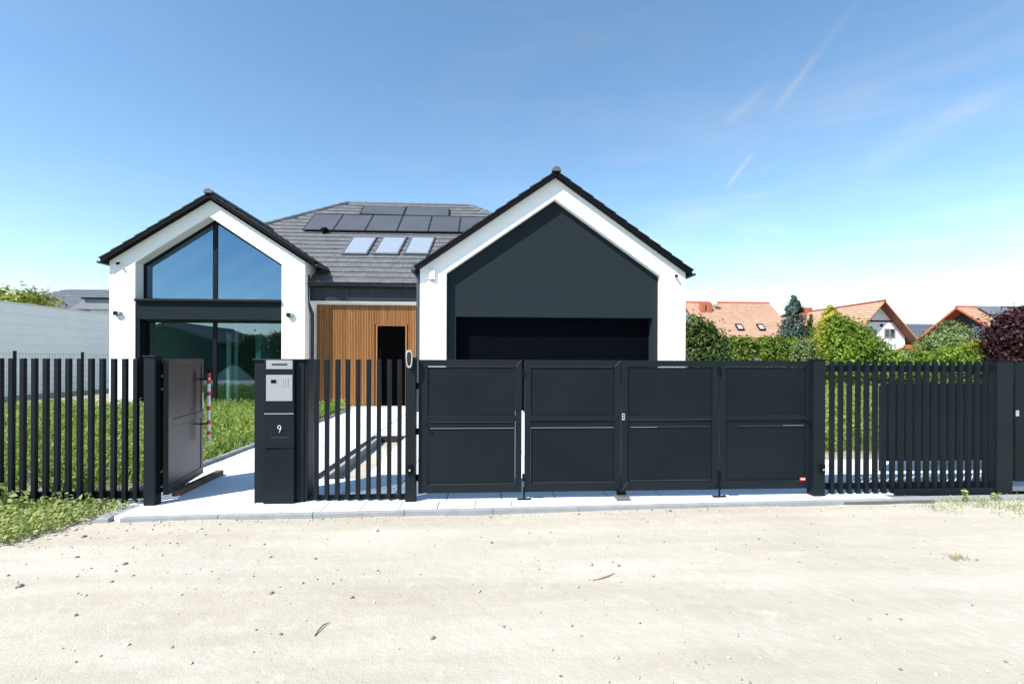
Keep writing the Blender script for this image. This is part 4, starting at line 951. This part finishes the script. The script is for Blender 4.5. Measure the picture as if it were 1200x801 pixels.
# ------------------------------------------------------------------ trees and shrubs
def plant(name, label, cat, base, lobes, n, size, mt, seed, trunk=None, clump=.22, per=14, group=None):
    rng = np.random.default_rng(seed); t = thing(name, label, cat, base, group)
    lob = [(base[0]+a, base[1]+b_, base[2]+c_, d, e_, f_) for a, b_, c_, d, e_, f_ in lobes]
    p, nn = crown_points(lob, n, rng, clump, per); p[:, 2] = np.maximum(p[:, 2], base[2]+.03)
    V, F = leaves(p, nn, size, rng); npmesh('crown', V, F, mt, t)
    tm = MB(); zt_ = trunk or max(c_ for _, _, c_, *_ in lob)*.8
    tm.tube([(base[0], base[1], base[2]-.05), (base[0]+.04, base[1], base[2]+zt_*.5), (base[0], base[1]+.03, base[2]+zt_)], [zt_*.045+.03, zt_*.03+.02, .02], 8)
    for k in range(min(5, len(lob))):
        l_ = lob[k]; tm.tube([(base[0], base[1], base[2]+zt_*.35), ((base[0]+l_[0])/2, (base[1]+l_[1])/2, (base[2]+zt_*.35+l_[2])/2+.1), (l_[0], l_[1], l_[2])], [zt_*.02+.015, .03, .012], 6)
    tm.build('trunk', M['bark'], t); return t
def top_at(px, py, Y, zg=-.1):
    p = P(px, py, Y); return p.x, p.z-zg
def conic(name, label, px, py, Y, rad, n, size, mt, seed, cat='tree', group=None, pw=1.0, up_tilt=-.25):
    x, h = top_at(px, py, Y); rng = np.random.default_rng(seed); t = thing(name, label, cat, (x, Y, -.1), group)
    nb = n//30; f = rng.random(nb)**.75; ang = rng.random(nb)*6.283; zc_ = h*(1-f*.97); rr_ = rad*(f**pw)*(.75+.35*rng.random(nb))
    k = rng.integers(0, nb, n); q = rng.random(n)**.6
    pr_ = rr_[k]*q; px_ = x+np.cos(ang[k])*pr_; py_ = Y+np.sin(ang[k])*pr_; pz_ = -.1+zc_[k]+up_tilt*pr_
    p = np.stack([px_, py_, pz_], 1)+rng.normal(size=(n, 3))*(.05+.11*rad*f[k][:, None]*.6)
    nn = np.stack([np.cos(ang[k]), np.sin(ang[k]), np.full(n, .5)], 1)+rng.normal(size=(n, 3))*.5; nn /= np.linalg.norm(nn, axis=1)[:, None]
    p[:, 2] = np.maximum(p[:, 2], -.05)
    V, F = leaves(p, nn, size, rng, .35); npmesh('crown', V, F, mt, t)
    MB().tube([(x, Y, -.15), (x, Y, h*.5), (x, Y, h*.93)], [h*.022+.02, h*.014+.01, .012], 8).build('trunk', M['bark'], t); return t
# thuja hedge: separate plants
thx = [(846, 394, 'golden tipped thuja in the hedge nearest the white garage', 1), (861, 392, 'second thuja of the clipped hedge, broad and dark', 2), (875, 393, 'third thuja of the clipped hedge, just left of the bare gap', 3), (896, 392, 'fourth thuja of the clipped hedge, right after the gap', 4), (912, 393, 'fifth thuja of the clipped hedge, in front of the blue spruce', 5), (928, 395, 'last thuja of the clipped hedge, before the pale bush', 6)]
for px, py, lab, sd_ in thx:
    Y = 26.0; x, h = top_at(px, py, Y)
    lob = [(0, 0, h*.28, .42, .40, h*.3), (.05, 0, h*.62, .38, .40, h*.34), (-.12, .05, h*.82, .30, .3, h*.14), (.18, 0, h*.84, .25, .3, h*.13)]
    plant('thuja', lab, 'hedge plant', (x, Y, -.1), lob, 5200, .13, M['thuja'] if sd_ != 1 else M['paleleaf'], 100+sd_, group='thuja hedge on the right', clump=.25, per=10)
x, h = top_at(812, 368, 21.0)
plant('shrub', 'tall dark green shrub against the white garage wall', 'shrub', (x+.35, 21, -.1), [(0, 0, h*.45, .95, .9, h*.45), (-.25, 0, h*.75, .6, .6, h*.24), (.55, 0, h*.45, .6, .6, h*.36)], 7500, .15, M['darkleaf'], 21)
conic('blue_spruce', 'blue grey conical spruce rising beside the orange roof', 930, 348, 30., 1.75, 13000, .20, M['spruce'], 31, pw=.6)
conic('dwarf_conifer', 'slim dark conifer between the spruce and the golden shrub', 950, 369, 29., .8, 4500, .14, M['darkleaf'], 32, pw=.7)
x, h = top_at(940, 398, 25.)
plant('shrub', 'pale variegated bush in front of the spruce', 'shrub', (x, 25, -.1), [(0, 0, h*.5, .62, .6, h*.48), (.3, 0, h*.75, .4, .4, h*.25)], 3800, .13, M['paleleaf'], 33)
conic('golden_conifer', 'golden tipped conifer with a pointed top before the white gabled house', 973, 359, 27., 2.1, 13000, .19, M['yellowleaf'], 34, pw=.6)
x, h = top_at(995, 368, 25.5)
plant('shrub', 'big bright green spreading shrub in front of the white gabled house', 'shrub', (x, 25.5, -.1), [(0, 0, h*.45, 1.3, 1.1, h*.45), (-.5, 0, h*.78, .55, .6, h*.2), (.35, 0, h*.62, .6, .6, h*.2), (1.3, 0, h*.36, 1.0, .9, h*.31), (2.2, 0, h*.25, .9, .8, h*.24)], 15000, .17, M['midleaf'], 35, per=18)
x, h = top_at(1066, 407, 24.)
plant('shrub', 'low light green shrub below the shed roof', 'shrub', (x, 24, -.1), [(0, 0, h*.5, .8, .7, h*.46), (.8, 0, h*.45, .8, .7, h*.42), (-.8, 0, h*.45, .8, .7, h*.42)], 7000, .14, M['midleaf'], 36)
x, h = top_at(1107, 375, 27.)
plant('tree', 'loose grey green tree in front of the dark gable', 'tree', (x, 27, -.1), [(0, 0, h*.62, 1.15, 1.0, h*.26), (.9, 0, h*.72, .8, .8, h*.2), (-.9, 0, h*.5, .8, .8, h*.24), (.4, 0, h*.9, .45, .45, h*.1), (0, 0, h*.35, 1.3, 1.0, h*.26)], 8500, .16, M['paleleaf'], 37, clump=.25)
x, h = top_at(1120, 402, 23.5)
plant('shrub', 'rounded yellow green shrub at the foot of the grey green tree', 'shrub', (x, 23.5, -.1), [(0, 0, h*.5, 1.2, .9, h*.46), (1.0, 0, h*.5, .8, .7, h*.42), (-.9, 0, h*.42, .7, .7, h*.38)], 9000, .14, M['midleaf'], 38)
x, h = top_at(1146, 397, 24.5)
plant('shrub', 'small golden yellow bush left of the purple maple', 'shrub', (x, 24.5, -.1), [(0, 0, h*.6, .7, .7, h*.36), (.45, 0, h*.74, .45, .5, h*.24)], 4500, .13, M['yellowleaf'], 39)
x, h = top_at(1199, 358, 22.)
plant('purple_maple', 'dark purple leaved maple at the right edge', 'tree', (x, 22, -.1), [(0, 0, h*.62, 1.5, 1.3, h*.34), (-.6, 0, h*.55, .8, .8, h*.28), (.9, 0, h*.75, .9, .9, h*.24), (-.2, 0, h*.84, .7, .7, h*.15), (0, 0, h*.3, 1.3, 1.1, h*.28)], 15000, .17, M['maple'], 40, per=16)
x, h = top_at(22, 337, 38.)
plant('tree', 'lime green leafy treetop above the pale wall at the far left', 'tree', (x, 38, -.1), [(0, 0, h*.72, 2.4, 2, h*.26), (-2.0, 0, h*.76, 1.7, 1.6, h*.22), (1.8, 0, h*.62, 1.5, 1.5, h*.2), (2.6, 0, h*.5, 1.2, 1.2, h*.18), (-3.5, 0, h*.7, 1.6, 1.6, h*.22)], 9000, .34, M['lime'], 41, clump=.2, per=22)

# ------------------------------------------------------------------ grass and weeds
def tufts(pts, rng, hmin, hmax, blades, wid, spread=.05, lean=.35):
    n = len(pts); B = np.repeat(pts, blades, 0); k = len(B); B[:, :2] += rng.normal(size=(k, 2))*spread
    hh = (hmin+(hmax-hmin)*rng.random(k)**1.5); a = rng.random(k)*6.283; ln = rng.normal(size=(k, 2))*lean*hh[:, None]
    wv = np.stack([np.cos(a), np.sin(a), np.zeros(k)], 1)*wid*(.6+.8*rng.random((k, 1)))
    top = B+np.concatenate([ln, hh[:, None]], 1); mid_ = B+np.concatenate([ln*.35, hh[:, None]*.6], 1)
    V = np.stack([B-wv*.5, mid_-wv*.45, top, mid_+wv*.45], 1).reshape(-1, 3); return V, np.arange(4*k).reshape(-1, 4)
def merge(parts):
    Vs, Fs, o = [], [], 0
    for V, F in parts: Vs.append(V); Fs.append(F+o); o += len(V)
    return np.concatenate(Vs), np.concatenate(Fs)
def scatter(rng, n, x0, x1, y0, y1, z=-.14, keep=None):
    p = np.stack([x0+(x1-x0)*rng.random(n), y0+(y1-y0)*rng.random(n), np.full(n, z)], 1)
    if keep is not None: p = p[keep(p)]
    return p
def weed_leaves(pts, rng, per, hmax, size):
    k = np.repeat(pts, per, 0); n = len(k); p = k.copy(); hh = rng.random(n)**.8*hmax
    p[:, :2] += rng.normal(size=(n, 2))*(.03+.05*hh[:, None]/hmax); p[:, 2] += hh+.02
    nn = rng.normal(size=(n, 3))*.6+np.array([0, -.25, .8]); nn /= np.linalg.norm(nn, axis=1)[:, None]
    return leaves(p, nn, size, rng, .6)
rng = np.random.default_rng(11)
def patchy(p): 
    v = np.sin(p[:,0]*1.3+2)*np.sin(p[:,1]*1.1)+.5*np.sin(p[:,0]*3.1+p[:,1]*2.3); return rng.random(len(p)) < np.clip(.72+.4*v, .15, 1)*np.clip((p[:,1]-5.5)/1.7, .08, 1)
left = scatter(rng, 9500, -14, -4.12, 5.55, 15.3, keep=patchy); strip = scatter(rng, 900, -5.3, -4.12, 10.5, 14.3)
LW = np.concatenate([left, strip])
V, F = merge([tufts(LW, rng, .14, .44, 4, .022), weed_leaves(LW, rng, 7, .44, .055)])
tag(npmesh('yard_weeds', V, F, M['grass1']), 'knee high green weeds growing in the yard on both sides of the paving', 'weeds', kind='stuff')
rw = np.concatenate([scatter(rng, 4500, 3.9, 14, 8.4, 15), scatter(rng, 5500, 4, 32, 15, 25.5)])
V, F = merge([tufts(rw, rng, .15, .45, 5, .03), weed_leaves(rw, rng, 5, .5, .08)])
tag(npmesh('lawn_grass', V, F, M['grass1']), 'rough lawn seen between the pickets of the right fence', 'grass', kind='stuff')
bx = [G(-60, 650).x, G(60, 622), G(124, 598)]
def verge_keep(p):
    lim = np.interp(p[:,0], [-6.5, -4.05, -3.87, -3.68], [4.05, 4.25, 4.62, 5.14]); d = p[:,1]-lim
    return (d > 0) & (rng.random(len(p)) < np.clip(d*4+.35, 0, 1)*np.clip(1.25-(p[:,0]+4.6)*.75, .25, 1))
vg = scatter(rng, 1650, -6.5, -3.68, 4.0, 5.27, z=-.05, keep=verge_keep); vg[:, 2] = road_z(vg[:, 0], vg[:, 1])-.005
V, F = merge([weed_leaves(vg, rng, 9, .10, .036), tufts(vg, rng, .03, .13, 3, .008, .04)])
tag(npmesh('verge_weeds', V, F, M['grass2']), 'low green weeds spreading over the sand in front of the left fence', 'weeds', kind='stuff')
def weed_plant(px, py, h, label, seed, n=26, size=.05):
    b_ = on_road(px, py); rg = np.random.default_rng(seed); t = thing('weed', label, 'weed', tuple(b_), 'tall weeds along the front fences')
    st_ = MB(); pts = []
    for k in range(3):
        e = Vector((b_.x+rg.normal()*h*.25, b_.y-abs(rg.normal())*h*.15, b_.z+h*(.6+.4*rg.random()))); st_.tube([b_, (b_+e)/2+Vector((0, 0, .02)), e], [.004, .003, .0015], 5)
        for q in range(n//3):
            f_ = .25+.75*rg.random(); pts.append([*(b_+(e-b_)*f_+Vector(rg.normal(size=3))*h*.10)])
    st_.build('stem', M['grass2'], t); p = np.array(pts); nn = rg.normal(size=(len(p), 3))*.6+np.array([0, -.4, .7]); nn /= np.linalg.norm(nn, axis=1)[:, None]
    V, F = leaves(p, nn, size, rg, .65); npmesh('foliage', V, F, M['grass2'], t)
weed_plant(8, 600, .34, 'tallest broad leaved weed at the left edge below the fence', 1, 40, .075)
weed_plant(26, 603, .26, 'broad leaved weed next to the tallest one at the left edge', 2, 30, .06)
weed_plant(57, 599, .22, 'upright weed with yellow shoots before the left fence', 3)
weed_plant(76, 599, .22, 'thin upright weed near the middle of the left fence', 4)
weed_plant(107, 597, .24, 'upright weed near the paving edge under the left fence', 5)
weed_plant(131, 596, .14, 'small dry weed beside the corner of the paving', 6, 14, .035)
weed_plant(1130, 588, .17, 'taller weed sprig in front of the right fence plinth', 7, 22, .04)
weed_plant(1166, 587, .14, 'small weed sprig near the right end post', 8, 16, .035)
weed_plant(445, 586, .06, 'tiny weed sprouting under the short picket panel', 9, 9, .03)
rg = np.random.default_rng(5)
sw = np.concatenate([scatter(rg, 80, 4.75, 6.8, 4.72, 5.10, z=-.045), scatter(rg, 40, 5.3, 6.8, 4.6, 5.1, z=-.045)])
sw[:, 2] = road_z(sw[:, 0], sw[:, 1])-.004
V, F = merge([weed_leaves(sw, rg, 7, .06, .022), tufts(sw, rg, .02, .08, 3, .006, .03)])
tag(npmesh('sparse_weeds', V, F, M['grass2']), 'sparse low weeds in the sand in front of the right fence', 'weeds', kind='stuff')
tf = on_road(1121, 654); tp_ = np.array([[tf.x+rg.normal()*.05, tf.y+rg.normal()*.02, tf.z] for _ in range(16)])
V, F = tufts(tp_, rg, .015, .05, 5, .005, .02, 1.2)
center(tag(npmesh('grass_tuft', V, F, leafmat('dry_grass', (.20, .18, .05), (.34, .30, .12), 8, .3)), 'flattened dry grass tuft alone on the sandy road at the right', 'grass tuft'))

# ------------------------------------------------------------------ stones and twigs on the road
def stone_mesh(rg, r_):
    bm = bmesh.new(); bmesh.ops.create_icosphere(bm, subdivisions=2, radius=1)
    k = rg.normal(size=(6, 3))
    for v in bm.verts:
        c = v.co.copy(); f = 1+.14*math.sin(c.dot(Vector(k[0]))*2+1)+.12*math.sin(c.dot(Vector(k[1]))*3); v.co = Vector((c.x*f*1.25, c.y*f*.95, c.z*f*.62))*r_
    vs = [v.co.copy() for v in bm.verts]; fs = [tuple(v.index for v in f.verts) for f in bm.faces]; bm.free(); return vs, fs
def rock(px, py, r_, label, seed, mt):
    rg = np.random.default_rng(seed); b_ = on_road(px, py); vs, fs = stone_mesh(rg, r_); a = rg.random()*6.28
    mb = MB().add([Matrix.Rotation(a, 3, 'Z') @ v+b_+Vector((0, 0, r_*.4)) for v in vs], fs); o = mb.build('stone', mt, smooth=True); center(o); tag(o, label, 'stone', 'stones on the sandy road')
rock(98, 629, .017, 'dark oblong stone on the sand just below the left weeds', 1, M['darkstone'])
rock(23, 687, .018, 'dark clod at the far left of the sandy road', 2, M['darkstone'])
rock(146, 661, .015, 'flat dark clod on the sand left of centre, below the open gate', 3, M['darkstone'])
rock(318, 695, .013, 'small round stone on the sand below the letterbox pillar', 4, M['darkstone'])
rock(507, 748, .013, 'brown stone near the bottom middle of the road', 5, M['darkstone'])
rock(692, 662, .018, 'pale stone on the sand below the second gate leaf', 6, M['stone'])
rock(723, 771, .011, 'pale grey clod near the bottom of the road', 7, M['stone'])
rock(725, 663, .011, 'small dark stone beside the curved pale twig', 8, M['darkstone'])
rock(88, 621, .018, 'pale flat stone at the edge of the left weeds', 9, M['stone'])
rock(676, 688, .014, 'pale pebble on the sand just below the curved twig', 10, M['stone'])
# loose gravel: a countless scatter
rg = np.random.default_rng(21); base_, bf = stone_mesh(rg, 1.0); bv = np.array([v[:] for v in base_]); 
bm = bmesh.new(); bmesh.ops.create_icosphere(bm, subdivisions=1, radius=1); iv = np.array([v.co[:] for v in bm.verts]); ifc = np.array([[v.index for v in f.verts] for f in bm.faces]); bm.free()
n = 5200; cl_ = rg.random((90, 2)); ci = rg.integers(0, 90, n); cx = -8+16*cl_[ci, 0]+rg.normal(size=n)*.45; cy = .6+4.5*cl_[ci, 1]+rg.normal(size=n)*.16
uni = rg.random(n) < .5; cx[uni] = -8+16*rg.random(uni.sum()); cy[uni] = .9+4.1*rg.random(uni.sum())
near_kerb = rg.random(n) < .12; cx[near_kerb] = -3.6+8.5*rg.random(near_kerb.sum()); cy[near_kerb] = FL.y+(FR.y-FL.y)*(cx[near_kerb]-FL.x)/(FR.x-FL.x)-.02-np.abs(rg.normal(size=near_kerb.sum()))*.07
ok = (cy < FL.y+(FR.y-FL.y)*(cx-FL.x)/(FR.x-FL.x)-.012); cx, cy = cx[ok], cy[ok]; n = len(cx)
rad = .0026+.008*rg.random(n)**5+.012*rg.random(n)**14; ang = rg.random(n)*6.283; sq = .6+.4*rg.random((n, 3)); sq[:, 2] *= .7
B = iv[None]*(1+.25*rg.normal(size=(n, len(iv), 1)))*sq[:, None]*rad[:, None, None]
ca, sa = np.cos(ang)[:, None], np.sin(ang)[:, None]
V = np.stack([B[..., 0]*ca-B[..., 1]*sa+cx[:, None], B[..., 0]*sa+B[..., 1]*ca+cy[:, None], B[..., 2]+road_z(cx, cy)[:, None]+rad[:, None]*.3], -1).reshape(-1, 3)
F = (ifc[None]+(np.arange(n)*len(iv))[:, None, None]).reshape(-1, 3)
gm = npmesh('loose_gravel', V, F, M['stone'])
mtp = bpy.data.materials.new('gravel_mix'); mtp.use_nodes = True; nn_ = mtp.node_tree.nodes; ge = nn_.new("ShaderNodeNewGeometry"); rp = nn_.new("ShaderNodeValToRGB")
rp.color_ramp.elements[0].color = (.10, .09, .08, 1); rp.color_ramp.elements[1].color = (.55, .53, .49, 1); e_ = rp.color_ramp.elements.new(.45); e_.color = (.36, .32, .26, 1)
mtp.node_tree.links.new(ge.outputs['Random Per Island'], rp.inputs[0]); mtp.node_tree.links.new(rp.outputs[0], nn_["Principled BSDF"].inputs['Base Color']); nn_["Principled BSDF"].inputs['Roughness'].default_value = .9
gm.data.materials[0] = mtp; tag(gm, 'loose gravel and grit scattered over the sandy road', 'gravel', kind='stuff')
def twig(pts, r_, label, mt):
    q = [on_road(x, y)+Vector((0, 0, z)) for x, y, z in pts]
    center(tag(MB().tube(q, [r_]*(len(q)-1)+[r_*.4], 7).build('twig', mt, smooth=True), label, 'twig'))
twig([(369, 745, .004), (374, 739, .010), (379, 734, .012), (386, 730, .006)], .0035, 'dark twig lying on the sand near the bottom of the road', M['bark'])
twig([(690, 680, .004), (701, 679, .006), (712, 676, .010), (720, 672, .006)], .0045, 'pale curved twig lying on the sand below the second gate leaf', mat('pale_bark', (.30, .22, .16), .8))

# ------------------------------------------------------------------ across the road, mirrored in the glass
hB = gable_house('opposite_house', 'dark house across the road, seen mirrored in the lower windows', -20, -9, -26.1, 4.0, 4.55, .34, 'y', M['housedk'], M['bluegreyroof'], M['housegrey'])
rx = [(-21.6, -14, 4.0), (-20.2, -15, 3.9), (-18.9, -14, 4.2), (-17.4, -14, 4.0), (-15.4, -14, 4.4), (-12.5, -15, 4.6)]
labs = ['first', 'second', 'third', 'fourth', 'fifth', 'sixth']
for k, (x, y, h) in enumerate(rx):
    plant('roadside_tree', f'{labs[k]} dark green tree across the road counted from the opposite house', 'tree', (x, y, -.16), [(0, 0, h*.6, 1.5, 1.3, h*.38), (.5, .2, h*.82, .8, .8, h*.18), (-.7, 0, h*.45, 1.0, 1.0, h*.3)], 3500, .30, M['farleaf'], 200+k, group='trees across the road')
sm = np.random.default_rng(4); ms_ = MB(); nr, na = 7, 24; rings = []
for i in range(nr+1):
    f = i/nr; rings.append([Vector((-20.9+math.cos(2*math.pi*k/na)*1.6*(1-f)*(1+.12*sm.normal()*f), -9.6+math.sin(2*math.pi*k/na)*1.4*(1-f)*(1+.12*sm.normal()*f), -.2+1.2*math.sin(f*math.pi/2)**1.3)) for k in range(na)])
ms_.add([v for r_ in rings for v in r_], [(i*na+k, i*na+(k+1) % na, (i+1)*na+(k+1) % na, (i+1)*na+k) for i in range(nr) for k in range(na)])
center(tag(ms_.build('sand_heap', M['sandm'], smooth=True), 'pale sand heap across the road, mirrored in the lower window', 'sand heap'))
for o in list(bpy.data.objects):
    if '_w' in o: del o['_w']
